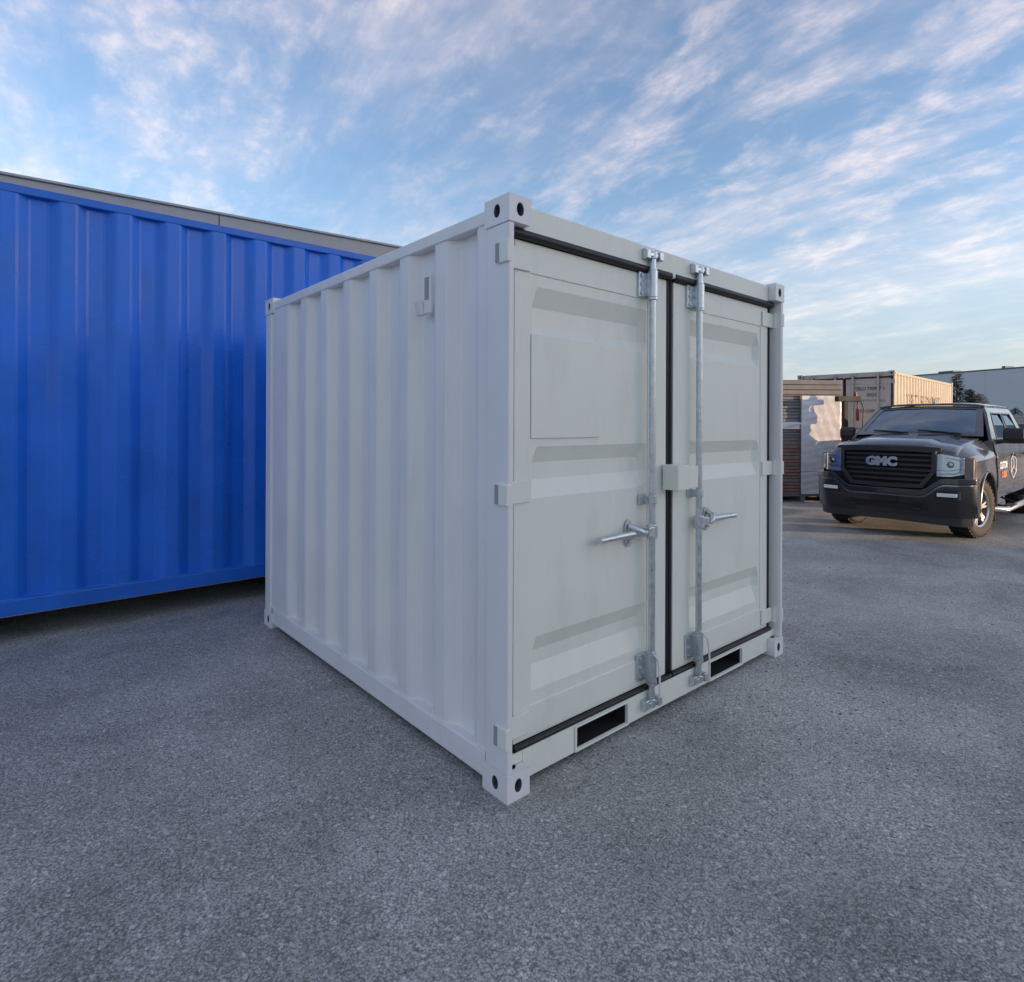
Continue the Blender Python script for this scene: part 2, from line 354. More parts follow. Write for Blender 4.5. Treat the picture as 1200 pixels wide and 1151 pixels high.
def container(root, W, L, H, P, doors=True, corr=None, doorfeat=True, cast_w=.125):
    """local x across the door end, y along the length, z up; door end at y = 0"""
    wall, rail, dpaint = P['wall'], P['rail'], P['door']
    cl_, ch = .165, .118
    for ix, (xa, xb) in enumerate(((0, cast_w), (W - cast_w, W))):
        for iy, (ya, yb) in enumerate(((0, cl_), (L - cl_, L))):
            for (za, zb) in ((0, ch), (H - ch, H)):
                casting(xa - .004 * (1 - ix), xb + .004 * ix, ya - .004 * (1 - iy), yb + .004 * iy, za, zb, rail, root, -1 if ix == 0 else 1, -1 if iy == 0 else 1)
    zl, zh = ch, H - ch
    # posts : front ones are J shaped so that the doors sit in a recess
    fp = [(0, 0), (.03, 0), (.03, .104), (.088, .104), (.088, .15), (0, .15)]
    MB().prism(fp, zl, zh).build('corner_post', rail, root, bevel=.006)
    MB().prism([(W - x, y) for x, y in fp], zl, zh).build('corner_post', rail, root, bevel=.006)
    for xa, xb in ((0, .075), (W - .075, W)):
        MB().box(xa, xb, L - .115, L, zl, zh).build('corner_post', rail, root, bevel=.008)
    # rails
    ztr = H - .030
    for s in (0, 1):
        f = (lambda x: x) if s == 0 else (lambda x: W - x)
        x0, x1 = sorted((f(.006), f(.066)))
        MB().box(x0, x1, cl_ - .004, L - cl_ + .004, ztr - .062, ztr).build('top_side_rail', rail, root, bevel=.006)
        prof = [(.004, .028), (.060, .028), (.060, .040), (.020, .040), (.020, .150), (.075, .150), (.075, .162), (.004, .162)]
        prof = [(.004, .042), (.070, .042), (.070, .158), (.010, .158), (.004, .150)]
        MB().prism([(f(x), z) for x, z in prof], cl_ - .004, L - cl_ + .004, lambda u, v, t: (u, t, v)).build('bottom_side_rail', rail, root, bevel=.004)
    # side walls
    c = corr or dict(first=.236, pitch=.345, slope=.066, inner=.113, d=.047)
    pr = corr_profile(.146, L - .110, c['first'], c['pitch'], 0, c['slope'], c['inner'], c['d'])
    for s in (0, 1):
        f = (lambda x: x) if s == 0 else (lambda x: W - x)
        mb = MB(); n = len(pr); za, zb = .150, ztr - .055
        vs = [(f(.012 + d), y, za) for y, d in pr] + [(f(.012 + d), y, zb) for y, d in pr] + [(f(.016 + d), y, za) for y, d in pr] + [(f(.016 + d), y, zb) for y, d in pr]
        fs = [(i, i + 1, n + i + 1, n + i) for i in range(n - 1)] + [(2 * n + i, 3 * n + i, 3 * n + i + 1, 2 * n + i + 1) for i in range(n - 1)]
        mb.add(vs, fs); mb.build('side_wall', wall, root, smooth=True, angle=12)
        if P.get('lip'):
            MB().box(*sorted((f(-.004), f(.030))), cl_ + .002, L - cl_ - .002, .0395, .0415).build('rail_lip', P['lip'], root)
        # weld bead at the foot of the wall, following the waves
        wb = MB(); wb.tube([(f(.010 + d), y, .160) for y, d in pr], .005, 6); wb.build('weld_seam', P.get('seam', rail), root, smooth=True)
    # back wall and roof (same trapezoid sheet)
    pe = corr_profile(.070, W - .070, .16, .30, 0, .06, .09, .04); n = len(pe)
    mb = MB(); mb.add([(x, L - .012 - d, .15) for x, d in pe] + [(x, L - .012 - d, ztr - .05) for x, d in pe] + [(x, L - .018 - d, .15) for x, d in pe] + [(x, L - .018 - d, ztr - .05) for x, d in pe],
                      [(i, i + 1, n + i + 1, n + i) for i in range(n - 1)] + [(2 * n + i, 3 * n + i, 3 * n + i + 1, 2 * n + i + 1) for i in range(n - 1)])
    mb.build('end_wall', wall, root)
    MB().box(cast_w + .004, W - cast_w - .004, L - .10, L - .004, .03, .16).build('rear_sill', rail, root, bevel=.005)
    MB().box(cast_w + .004, W - cast_w - .004, L - .08, L - .004, ztr - .07, ztr).build('rear_header', rail, root, bevel=.005)
    pf = corr_profile(.05, L - .05, .15, .22, 0, .03, .08, .02); n = len(pf)
    mb = MB(); mb.add([(.04, y, ztr - .008 - d) for y, d in pf] + [(W - .04, y, ztr - .008 - d) for y, d in pf] + [(.04, y, ztr - .014 - d) for y, d in pf] + [(W - .04, y, ztr - .014 - d) for y, d in pf],
                      [(i, i + 1, n + i + 1, n + i) for i in range(n - 1)] + [(2 * n + i, 3 * n + i, 3 * n + i + 1, 2 * n + i + 1) for i in range(n - 1)])
    mb.build('roof_panel', wall, root)
    MB().box(.072, W - .072, .10, L - .10, .125, .155).build('floor_panel', steel_in, root)
    for k in range(1, int(L / .45)):
        y = k * .45
        if y < L - .2: MB().box(.08, W - .08, y, y + .05, .04, .122).build('cross_member', steel_in, root)
    # header with the small dip where the cams sit, sill with forklift pockets
    zt = H - .012; zb = H - .128
    xs = [cast_w + .004, W - cast_w - .004]
    MB().prism([(xs[0], zb), (W * .47, zb), (W * .485, zb - .018), (W * .515, zb - .018), (W * .53, zb), (xs[1], zb), (xs[1], zt), (xs[0], zt)], .046, .112, lambda u, v, t: (u, t, v)).build('door_header', dpaint, root, bevel=.006)
    zs0, zs1 = .034, .166
    for sx0, sx1 in ((.031, cast_w + .003), (W - cast_w - .003, W - .031)):
        MB().box(sx0, sx1, .047, .060, ch + .002, zs1).build('door_sill_end', dpaint, root, bevel=.002)
    if P.get('pockets'):
        px_ = [cast_w + .004, .475, .860, W - .880, W - .495, W - cast_w - .004]; pz = [zs0, .048, .150, zs1]
        MB().plate(px_, pz, lambda i, j: not (j == 1 and i in (1, 3)), lambda x, z, t: (x, t, z), .046, .056).build('door_sill', dpaint, root, bevel=.002)
        for a, b in ((.475, .860), (W - .880, W - .495)):
            MB().plate([a - .010, a, b, b + .010], [.040, .048, .150, .158], lambda i, j: not (i == 1 and j == 1), lambda x, z, t: (x, t, z), .057, .9).build('forklift_pocket', dark, root)
            MB().plate([a - .012, a - .001, b + .001, b + .012], [.036, .047, .151, .162], lambda i, j: not (i == 1 and j == 1), lambda x, z, t: (x, t, z), .037, .045).build('pocket_rim', dpaint, root, bevel=.003)
    else:
        MB().box(cast_w + .004, W - cast_w - .004, .046, .100, zs0, zs1).build('door_sill', dpaint, root, bevel=.004)
    if not doors: return
    # ---------------- doors
    dy = .070; z0, z1 = .190, H - .160; mid = W / 2; gap = .035
    rows = P.get('grooves') or [(2.24, 2.15, 2.06, 2.005), (1.507, 1.433, 1.355, 1.270), (.636, .560, .498, .395)]
    MB().box(.09, W - .09, .118, .124, .16, H - .06).build('door_backing', dark, root)
    for s in (0, 1):
        f = (lambda x: x) if s == 0 else (lambda x: W - x)
        xa, xb = .092, mid - gap
        pa, pb, pz0, pz1 = .190, mid - .205, .335, H - .297
        mb = MB(); fr = [xa, pa, pb, xb]; zz = [z0, pz0, pz1, z1]
        mb.plate(fr, zz, lambda i, j: not (i == 1 and j == 1), lambda x, z, t: (f(x), t, z), dy, dy + .045)
        # pressed panel
        tap = .034
        rz = [pz1] + [q for r in rows for q in r] + [pz0]
        dd = [0] + [q for r in rows for q in (0, .036, .036, 0)] + [0]
        cols = [pa - .004, pa + .012, pa + .012 + tap, pb - .012 - tap, pb - .012, pb + .004]
        base = len(mb.v)
        for z, d in zip(rz, dd):
            for i, x in enumerate(cols):
                k = d if i in (2, 3) else 0.0
                mb.v.append((f(x), dy + .006 + k, z))
        nc = len(cols)
        for j in range(len(rz) - 1):
            for i in range(nc - 1):
                mb.f.append([base + j * nc + i, base + j * nc + i + 1, base + (j + 1) * nc + i + 1, base + (j + 1) * nc + i]); mb.m.append(0)
        d = mb.build('door', dpaint, root, bevel=.003)
        # gasket ring round the leaf
        gx = [xa - .055, xa + .01, xb - .01, xb + gap - .004]; gz = [z0 - .045, z0 + .01, z1 - .01, z1 + .045]
        MB().plate(gx, gz, lambda i, j: not (i == 1 and j == 1), lambda x, z, t: (f(x), t, z), dy + .010, dy + .030).build('gasket', rubber, d, bevel=.003)
        gl = MB(); gl.tube([(f(xa - .030), dy - .014, z1 + .022), (f(xb + .014), dy - .014, z1 + .022)], .021, 12)
        a_, b_ = sorted((f(xa - .010), f(xb + gap - .006)))
        gl.tube([(a_, dy - .016, z0 - .010), (b_, dy - .016, z0 - .010)], .0135, 12)
        gl.tube([(f(xb + gap * .5), dy + .010, z0 + .002), (f(xb + gap * .5), dy + .010, z1 + .01)], .011, 10)
        gl.build('gasket_lip', rubber, d, smooth=True)
        # hinges: blade on the leaf, knuckle round the post, lug on the post's side
        for hz in (z1 - .085, (z0 + z1) / 2 - .003, z0 + .080):
            hb = MB(); x0, x1 = sorted((f(.020), f(.182)))
            hb.box(x0, x1, dy - .012, dy - .001, hz - .050, hz + .050)
            hb.tube([(f(.020), dy - .022, hz - .055), (f(.020), dy - .022, hz + .055)], .018, 14)
            x0, x1 = sorted((f(-.011), f(.016)))
            hb.box(x0, x1, -.003, .074, hz - .046, hz + .046)
            hb.build('hinge', dpaint, d, bevel=.004)
            MB().box(*sorted((f(-.0125), f(-.0112))), .054, .078, hz - .042, hz + .042).build('hinge_slot_shade', slot_shade, d)  # flat grey strip, recess shade put into its colour
        if s == 0 and P.get('plate'):
            MB().box(pa + .002, .665, dy - .004, dy + .005, 1.545, 2.020).build('marking_plate', dpaint, d, bevel=.003)
        # ---------------- locking bars
        bars = [mid - .232] if P.get('single_bar', True) else [mid - .20, mid - .75]
        for k, bx in enumerate(bars):
            by = .022
            rod = MB(); rod.tube([(f(bx), by, .120), (f(bx), by, H - .080)], .0185, 18)
            rb = rod.build('locking_bar', P['bar'], root, smooth=True, angle=50)
            for (a, b) in ((H - .295, H - .150), (.222, .372)):
                q = MB(); q.tube([(f(bx), by, a), (f(bx), by, b)], .0275, 16)
                side = -1
                x0, x1 = (f(bx) - .075, f(bx) - .004)
                q.box(x0, x1, dy - .016, dy - .001, a + .004, b - .004)
                q.box(f(bx) + .004, f(bx) + .040, dy - .016, dy - .001, a + .004, b - .004)
                q.box(f(bx) - .027, f(bx) + .027, by + .005, dy - .008, a + .010, b - .010)
                q.build('bar_bracket', P['bar'], rb, bevel=.003)
                for hz in (a + .025, (a + b) / 2, b - .025):
                    MB().tube([(f(bx) - .056, dy - .024, hz), (f(bx) - .056, dy - .013, hz)], .0095, 6).build('bolt', P['bar'], rb)
                for ca, cb, cr in ((a - .012, a - .001, .030), (b + .001, b + .011, .024)):
                    q = MB(); q.tube([(f(bx), by, ca), (f(bx), by, cb)], cr, 16); q.build('bar_collar', P['bar'], rb, smooth=True, angle=50)
            # mid guide
            q = MB(); zz = 1.205
            q.tube([(f(bx), by, zz - .022), (f(bx), by, zz + .022)], .025, 14)
            q.box(f(bx) - .062, f(bx) + .012, dy - .014, dy - .001, zz - .028, zz + .028); q.box(f(bx) - .022, f(bx) + .022, by, dy - .008, zz - .020, zz + .020)
            q.build('bar_guide', P['bar'], rb, bevel=.003)
            # cams and keepers on header and sill
            for zc, up in ((H - .068, 1), (.108, -1)):
                q = MB()
                q.tube([(f(bx), by - .004, zc - .020), (f(bx), by - .004, zc + .020)], .021, 12)
                q.prism([(-.050, -.012), (.012, -.024), (.046, -.010), (.050, .012), (.012, .022), (-.040, .012)], zc - .010, zc + .010, lambda u, v, t: (f(bx) + u, by + v, t))
                q.build('cam', P['bar'], rb, bevel=.003)
                q = MB(); 
                q.box(f(bx) - .064, f(bx) - .030, .008, .0455, zc - .024, zc + .024); q.box(f(bx) + .034, f(bx) + .066, -.004, .0455, zc - .024, zc + .024)
                q.box(f(bx) - .064, f(bx) + .066, .020, .0455, zc + (.022 if up > 0 else -.034), zc + (.034 if up > 0 else -.022))
                q.build('keeper', P['bar'], rb, bevel=.004)
            # handle with its hub, retainer plate and hasp flap
            zz = 1.035; sg = -1 if s == 0 else 1; X = lambda u: f(bx) + sg * u
            q = MB(); q.tube([(X(0), by, zz - .038), (X(0), by, zz + .036)], .031, 14)
            x0, x1 = sorted((X(0), X(.060))); q.box(x0, x1, by - .028, by + .012, zz - .024, zz + .026)
            q.build('handle_hub', P['bar'], rb, bevel=.004)
            q = MB(); q.tube([(X(.04), by - .010, zz), (X(.14), by + .002, zz + .002), (X(.26), by + .008, zz), (X(.425), by + .004, zz - .002)], [.014, .018, .018, .0165], 12)
            q.build('handle', P['bar'], rb, smooth=True, angle=50)
            ov = [(math.cos(t) * .030, math.sin(t) * .074) for t in [2 * math.pi * i / 18 for i in range(18)]]
            q = MB(); q.prism(ov, dy - .010, dy - .001, lambda u, v, t: (X(.150) + u, t, zz + v))
            q.tube([(X(.150), dy - .024, zz + .044), (X(.150), dy - .008, zz + .044)], .010, 8); q.tube([(X(.150), dy - .024, zz - .044), (X(.150), dy - .008, zz - .044)], .010, 8)
            q.build('retainer_plate', P['bar'], rb, bevel=.002)
            q = MB(); q.tube([(X(.158), dy - .018, zz + .040), (X(.140), by - .012, zz + .022), (X(.106), by - .026, zz + .002), (X(.096), by - .020, zz - .012)], [.017, .019, .017, .012], 10)
            q.tube([(X(.150), dy - .014, zz - .020), (X(.150), by - .004, zz - .020)], .010, 8)
            q.build('hasp', P['bar'], rb, smooth=True, angle=50)
    if P.get('lockbox'):
        q = MB(); q.box(mid - .085, mid + .030, -.045, .058, 1.245, 1.385)
        q.build('lock_box', dpaint, root, bevel=.005)
        MB().box(mid + .033, mid + .125, -.040, .058, 1.250, 1.375).build('lock_box_cover', dpaint, root, bevel=.005)
    return

# ------------------------------------------------------------------ white container
X0, Z0, YAW = -0.0143, 2.5105, 0.71617
wc = thing('shipping_container', 'short white shipping container with closed doors and galvanised locking bars', 'container', (X0, Z0, 0), YAW)
container(wc, 2.553, 2.991, 2.591, dict(wall=white, rail=white, door=doorwhite, bar=galv, pockets=True, plate=True, lockbox=True))
# vent box on the long side
vb = MB(); vb.prism([(0, 0), (.060, 0), (.060, .20), (0, .20)], -.004, .012, lambda u, v, t: (t, .598 + u, 2.165 + v)); vent = vb.build('vent_cover', white, wc, bevel=.004)
MB().prism([(-.014, .0), (.022, .0), (.022, .075), (-.014, .075)], 0, .055, lambda u, v, t: (u * .9 - (v * .25), .660 + t, 2.160 + v)).build('vent_hood', white, vent, bevel=.006)
MB().box(-.0075, -.0035, .612, .645, 2.235, 2.345).build('vent_slot_shade', slot_shade, vent)  # shade of the vent opening painted as a grey strip
# plastic security straps hanging at the cams
strap = mat('white_strap', (.75, .76, .74), .4)
for bx, pts in ((2.553 / 2 - .232, [(-.03, -.006, .39), (.006, -.016, .345), (.010, -.024, .26), (.006, -.030, .15)]), (2.553 / 2 + .232, [(-.02, -.004, .40), (.030, -.016, .350), (.050, -.018, .28), (.052, -.020, .22)])):
    sm = MB(); sm.tube([(bx + a, b, c) for a, b, c in pts], .0055, 8)
    sm.build('cable_tie', strap, wc, smooth=True)

# ------------------------------------------------------------------ blue container on timber bearers
BYAW = R(130.25)
hb_ = .15
bl = Vector((-3.705, 4.302, 0)); bdir = Vector((.763, .6463, 0))
right_end = bl + bdir * 4.2
bc = thing('shipping_container', 'tall blue corrugated shipping container standing on timber bearers', 'container', (right_end.x, right_end.y, hb_), BYAW)
BH = 3.238
container(bc, 2.438, 6.058, BH, dict(wall=blue, rail=bluerail, door=bluerail, bar=galv, single_bar=False, lip=mat('pale_edge', (.34, .37, .42), .5, var=.2, vscale=6), seam=mat('blue_seam', (.05, .21, .68), .35)), corr=dict(first=.30, pitch=.356, slope=.070, inner=.112, d=.050))  # lip strip is a paler colour than the rail
timber = mat('timber', (.16, .11, .07), .85, var=.25, vscale=8, bump=.4, bscale=30)
lx = Vector((math.cos(BYAW), math.sin(BYAW), 0)); ly = Vector((-math.sin(BYAW), math.cos(BYAW), 0))
for k, yy in enumerate((.35, 1.9, 4.9, 5.8)):
    p = right_end + ly * yy
    t = MB(); t.box(.12, 2.30, -.09, .09, .0, hb_ - .002)
    o = t.build('timber_bearer', timber, None, bevel=.006); o.location = p; o.rotation_euler = (0, 0, BYAW)
    tag(o, ('rough timber bearer under the door end of the blue container', 'second rough timber bearer in from the blue container doors', 'second rough timber bearer in from the blue container closed end', 'rough timber bearer under the closed end of the blue container')[k], 'timber', 'timber bearers under the blue container')

# ------------------------------------------------------------------ beige container
eb = R(42 - 90 + 90)
bx_, bdw = Vector((8.98, 13.94, 0)), 2.20
side = Vector((math.cos(R(43)), math.sin(R(43)), 0)); dxv = Vector((math.sin(R(43)), -math.cos(R(43)), 0))   # door left to right
door_left = bx_ - dxv * bdw
gc = thing('shipping_container', 'beige shipping container with dark numbers on its grey doors', 'container', (door_left.x, door_left.y, .03), math.atan2(dxv.y, dxv.x))
container(gc, bdw, 6.058, 2.87, dict(wall=beige, rail=beige, door=beigedoor, bar=beigedoor, single_bar=False, grooves=[(2.20, 2.16, 2.12, 2.08), (1.52, 1.48, 1.44, 1.40), (.75, .70, .64, .58)]), corr=dict(first=.22, pitch=.27, slope=.055, inner=.08, d=.040))
ink = mat('dark_lettering', (.13, .13, .135), .7)
brown = mat('brown_lettering', (.30, .225, .165), .8)
text_mesh('lettering', 'TRLU 730957 1', .115, ink, gc, frame((bdw / 2 + .56, .0665, 2.46), (1, 0, 0), (0, 0, 1)), sx=.88, bold=.003)
text_mesh('lettering', '25G1', .115, ink, gc, frame((bdw / 2 + .60, .0665, 2.31), (1, 0, 0), (0, 0, 1)), sx=.9, bold=.003)
text_mesh('lettering', 'CU CAP', .10, ink, gc, frame((bdw / 2 + .50, .0665, 1.92), (1, 0, 0), (0, 0, 1)), sx=.9, bold=.003)
text_mesh('lettering', 'THE CUSTOM BOX', .40, brown, gc, frame((bdw - .006, 2.75, 2.20), (0, 1, 0), (0, 0, 1)), sx=1.0, bold=.006)

# ------------------------------------------------------------------ grey buildings
cladding = mat('grey_cladding', (.44, .44, .43), .6, var=.04, vscale=1.0, bump=.05, bscale=3, dirt=(.22, .21, .2), damt=.3)
coping_m = mat('coping_metal', (.42, .42, .41), .45, metal=.2, var=.05)
precast = mat('precast_concrete', (.50, .505, .525), .8, var=.05, vscale=.4, bump=.1, bscale=6)
precast_dark = mat('dark_parapet', (.10, .105, .115), .7)
roofing = mat('roof_membrane', (.2, .2, .2), .9)
def shed(name, label, p0, d, length, depth, height, m, cm, pan, coping=.10, rib=0):
    d = Vector(d).normalized(); t = thing(name, label, 'building', (p0[0], p0[1], 0), math.atan2(d.y, d.x))
    n = max(1, int(round(length / pan))); pw = length / n
    for k in range(n):
        q = MB(); q.box(k * pw + .006, (k + 1) * pw - .006, 0, .12, 0, height)
        q.build('wall_panel', m, t, bevel=.004)
    MB().box(.01, length - .01, .03, .10, .02, height - .02).build('joint_backing', dark, t)
    for (xa, xb) in ((0, .12), (length - .12, length)):
        MB().box(xa, xb, .125, depth, 0, height - .003).build('end_wall', m, t)
    MB().box(.125, length - .125, depth - .12, depth - .003, 0, height - .005).build('rear_wall', m, t)
    MB().box(.125, length - .125, .125, depth - .125, height - .45, height - .35).build('roof', roofing, t)
    MB().box(-.03, length + .03, -.035, .17, height + .002, height + coping).build('coping', cm, t, bevel=.006)
    return t
k_ = 3.09 / 3.4
d5 = Vector((.821, .571, 0))
p5 = Vector((-6.84, 7.87, 0)) * k_
pA = p5 - d5 * 12.0
shed('warehouse', 'low grey metal clad warehouse behind the blue container', (pA.x, pA.y), d5, 20.2, 12, 4.60, cladding, coping_m, 3.06, coping=.035)

rb = shed('warehouse', 'big pale grey concrete warehouse beyond the parked pickup truck', (46.5, 90.0), (.33, -.94, 0), 70, 30, 7.85, precast, precast_dark, 7.5, coping=.16)
for (lx_, ww, hh) in ((17.5, 1.8, .40), (24.6, .35, .45), (26.8, .35, .25), (33, .6, .2)):
    q = MB(); q.box(lx_, lx_ + ww, .6, 2.2, 7.45, 7.85 + hh); q.build('roof_vent', precast_dark, rb, bevel=.05)
# warehouse added out of view to the right to block sun over the yard
un = Vector((-SH.y, SH.x, 0)); un = un if un.y > 0 else -un
P_A = SH * 60 + un * 9.45
ob = shed('warehouse', 'unseen grey metal warehouse added to block the low sun over the yard', (P_A.x, P_A.y), -un, 90, 20, 11.3, cladding, coping_m, 5.0, coping=.08)
# low block wall added out of view to shade the ground beside the truck
wp = SH * 15 + un * 9.6
blockm = mat('concrete_block', (.33, .32, .30), .9, var=.1, vscale=4, bump=.4, bscale=20)
lw = thing('sun_blocking_wall', 'unseen low concrete block wall added to block sun beside the pickup truck', 'wall', (wp.x, wp.y, 0), math.atan2(un.y, un.x))
me0 = None
for row in range(4):
    for k in range(16):
        xx = k * .61 + (.305 if row % 2 else 0)
        if me0 is None:
            b0 = MB().box(0, .60, 0, .30, 0, .218).build('block', blockm, lw, bevel=.008); me0 = b0; o = b0
        else:
            o = me0.copy(); C.objects.link(o)
        o.location = (xx, 0, row * .222)

# ------------------------------------------------------------------ conifer and shrub far behind
needle = mat('conifer_needles', (.030, .045, .032), .8, var=.3, vscale=3)
bark = mat('bark', (.07, .055, .045), .9, var=.2, vscale=9, bump=.5)
straw = mat('pale_twigs', (.30, .26, .20), .9, var=.2)
def conifer(loc, h, r, label):
    t = thing('conifer_tree', label, 'tree', loc)
    MB().tube([(0, 0, 0), (.02, .01, h * .5), (0, 0, h)], [h * .02, h * .012, h * .003], 8).build('trunk', bark, t, smooth=True)
    q = MB(); rnd = random.Random(int(loc[0] * 100))
    z = h * .08
    while z < h * .99:
        k = 1 - z / h; nb = 5 + int(4 * k)
        for i in range(nb):
            a = rnd.uniform(0, 6.283); L_ = r * (k ** .85) * rnd.uniform(.45, 1.12) + .06
            drop = rnd.uniform(-.05, .35) * L_
            for s in range(int(8 + 22 * L_)):
                f = rnd.uniform(.12, 1) ** .7
                p = Vector((math.cos(a) * L_ * f, math.sin(a) * L_ * f, z + L_ * .25 * f - drop * f * f))
                p += Vector((rnd.gauss(0, .07), rnd.gauss(0, .07), rnd.gauss(0, .05)))
                d = Vector((math.cos(a + rnd.gauss(0, .8)), math.sin(a + rnd.gauss(0, .8)), rnd.uniform(-.2, .7))).normalized() * rnd.uniform(.12, .26)
                sd_ = d.orthogonal().normalized() * rnd.uniform(.02, .045)
                q.add([p - sd_, p + sd_, p + d], [(0, 1, 2)])
        z += h * .028
    o = q.build('crown', needle, t, fix=False); o['kind'] = 'stuff'
    return t
def place(px, depth, z=0): return ((px - 600) / 695.7 * depth, depth, z)
conifer(place(1121, 42), 5.25, 1.25, 'dark pointed conifer standing before the pale warehouse')
conifer(place(1136, 41.0), 4.1, 1.0, 'shorter dark conifer beside the pointed conifer')
def shrub(loc, h, r, m, label, n=900):
    t = thing('shrub', label, 'shrub', loc)
    q = MB(); rnd = random.Random(int(loc[0] * 37)); st = MB()
    for k in range(16):
        a = rnd.uniform(0, 6.28); e = Vector((math.cos(a) * r * .7, math.sin(a) * r * .7, h * rnd.uniform(.6, .95)))
        st.tube([(0, 0, 0), e * .5 + Vector((0, 0, .1)), e], [.02, .012, .004], 5)
    st.build('stem', bark, t)
    for k in range(n):
        a = rnd.uniform(0, 6.28); el = rnd.uniform(-.3, 1.57); rr = rnd.uniform(.5, 1) ** .5
        p = Vector((math.cos(a) * math.cos(el) * r * rr, math.sin(a) * math.cos(el) * r * rr, h * .5 + math.sin(el) * h * .5 * rr))
        d = Vector((rnd.gauss(0, 1), rnd.gauss(0, 1), rnd.gauss(.4, 1))).normalized() * .13; s_ = d.orthogonal().normalized() * .04
        q.add([p - s_, p + s_, p + d], [(0, 1, 2)])
    o = q.build('crown', m, t, fix=False); o['kind'] = 'stuff'
shrub(place(1146, 43), 3.9, 1.0, straw, 'pale straw coloured shrub beside the dark conifers', 2200)
shrub(place(1190, 47), 3.0, .7, needle, 'small dark green shrub behind the tan boundary wall', 700)
# tan boundary wall in front of the far warehouse
bw = thing('boundary_wall', 'long tan rendered boundary wall before the pale warehouse', 'wall', place(1150, 46), R(-52))
tan = mat('tan_render', (.40, .36, .31), .9, var=.08, vscale=.6, bump=.2, bscale=8)
for k in range(10):
    MB().box(k * 4.0 + .03, k * 4 + 3.97, 0, .2, 0, 2.25).build('wall_panel', tan, bw, bevel=.01)
    MB().box(k * 4.0, k * 4 + 4.0, -.05, .25, 2.253, 2.34).build('wall_cap', cladding, bw, bevel=.01)

# ------------------------------------------------------------------ wrapped pallet stack
film = mat('stretch_film', (.74, .72, .73), .28, var=.08, vscale=3, bump=.25, bscale=14, bdist=.02)
wood = mat('stacked_boards', (.25, .175, .15), .8, var=.25, vscale=6, bump=.3, bscale=20)
wood2 = mat('stacked_boards_red', (.30, .155, .13), .8, var=.25, vscale=6, bump=.3, bscale=20)
greyboard = mat('weathered_boards', (.21, .205, .205), .85, var=.2, vscale=5, bump=.3, bscale=18)
PYAW = R(10)
def pallet_stack(loc, rz, label, Wd, Dp):
    t = thing('pallet_stack', label, 'pallet stack', loc, rz)
    for x in (0, Wd / 2 - .05, Wd - .10): MB().box(x, x + .10, 0, Dp, .022, .118).build('pallet_bearer', greyboard, t)
    for k in range(5): MB().box(0, Wd, k * (Dp - .1) / 4, k * (Dp - .1) / 4 + .10, .12, .140).build('pallet_board', greyboard, t); MB().box(0, Wd, k * (Dp - .1) / 4, k * (Dp - .1) / 4 + .10, 0, .020).build('pallet_board', greyboard, t)
    z = .145; k = 0
    while z < 2.22:
        h = random.uniform(.055, .085); j = random.uniform(-.012, .012)
        q = MB(); q.box(.02 + j, Wd - .02 + j, .02 + random.uniform(-.008, .008), Dp - .02, z, z + h - .010)
        q.build('board_layer', random.choice((wood, wood2, wood, greyboard)) if z < 1.5 else greyboard, t, bevel=.006)
        z += h; k += 1
    for q_ in range(3):
        MB().box(-.03, Wd + .02, -.03, Dp + .03, 2.24 + q_ * .105, 2.24 + q_ * .105 + .095).build('top_board', greyboard, t, bevel=.008)
    # crinkled film sheets wrapped round three faces
    def sheet(u0, u1, v0, v1, fn, name='film_wrap'):
        q = MB(); nu, nv = 26, 44; rnd = random.Random(int(u0 * 100 + v0 * 10))
        ph = [rnd.uniform(0, 6) for _ in range(6)]
        for j in range(nv + 1):
            for i in range(nu + 1):
                u = u0 + (u1 - u0) * i / nu; v = v0 + (v1 - v0) * j / nv
                d = .010 + .003 * math.sin(v * 26 + u * 5 + ph[0]) + .004 * math.sin(v * 47 - u * 9 + ph[1]) + .002 * math.sin(u * 31 + v * 12 + ph[2])
                q.v.append(fn(u, v, d))
        for j in range(nv):
            for i in range(nu):
                a = j * (nu + 1) + i; q.f.append([a, a + 1, a + nu + 2, a + nu + 1]); q.m.append(0)
        o = q.build(name, film, t, smooth=True, angle=80, fix=False)
        sl = o.modifiers.new('s', 'SOLIDIFY'); sl.thickness = .003
    front = lambda u, v, d: (u, -d - .006, v)
    xw = Wd - .86
    sheet(xw, Wd + .012, .62, 2.22, front); sheet(xw, xw + .44, .16, .625, front); sheet(0, xw + .01, 1.52, 1.66, front); sheet(-.012, .18, .16, 2.22, front)
    sheet(0, Dp, .45, 2.22, lambda u, v, d: (Wd + d + .006, u, v))
    MB().box(xw - .035, xw - .015, -.022, -.012, .15, 2.22).build('strap', ink, t)
    return t
ps = place(919, 12.6)
pallet_stack((ps[0] - .50, ps[1] - .25, 0), R(4), 'tall stack of boards on a pallet wrapped in white film', 1.62, 1.2)

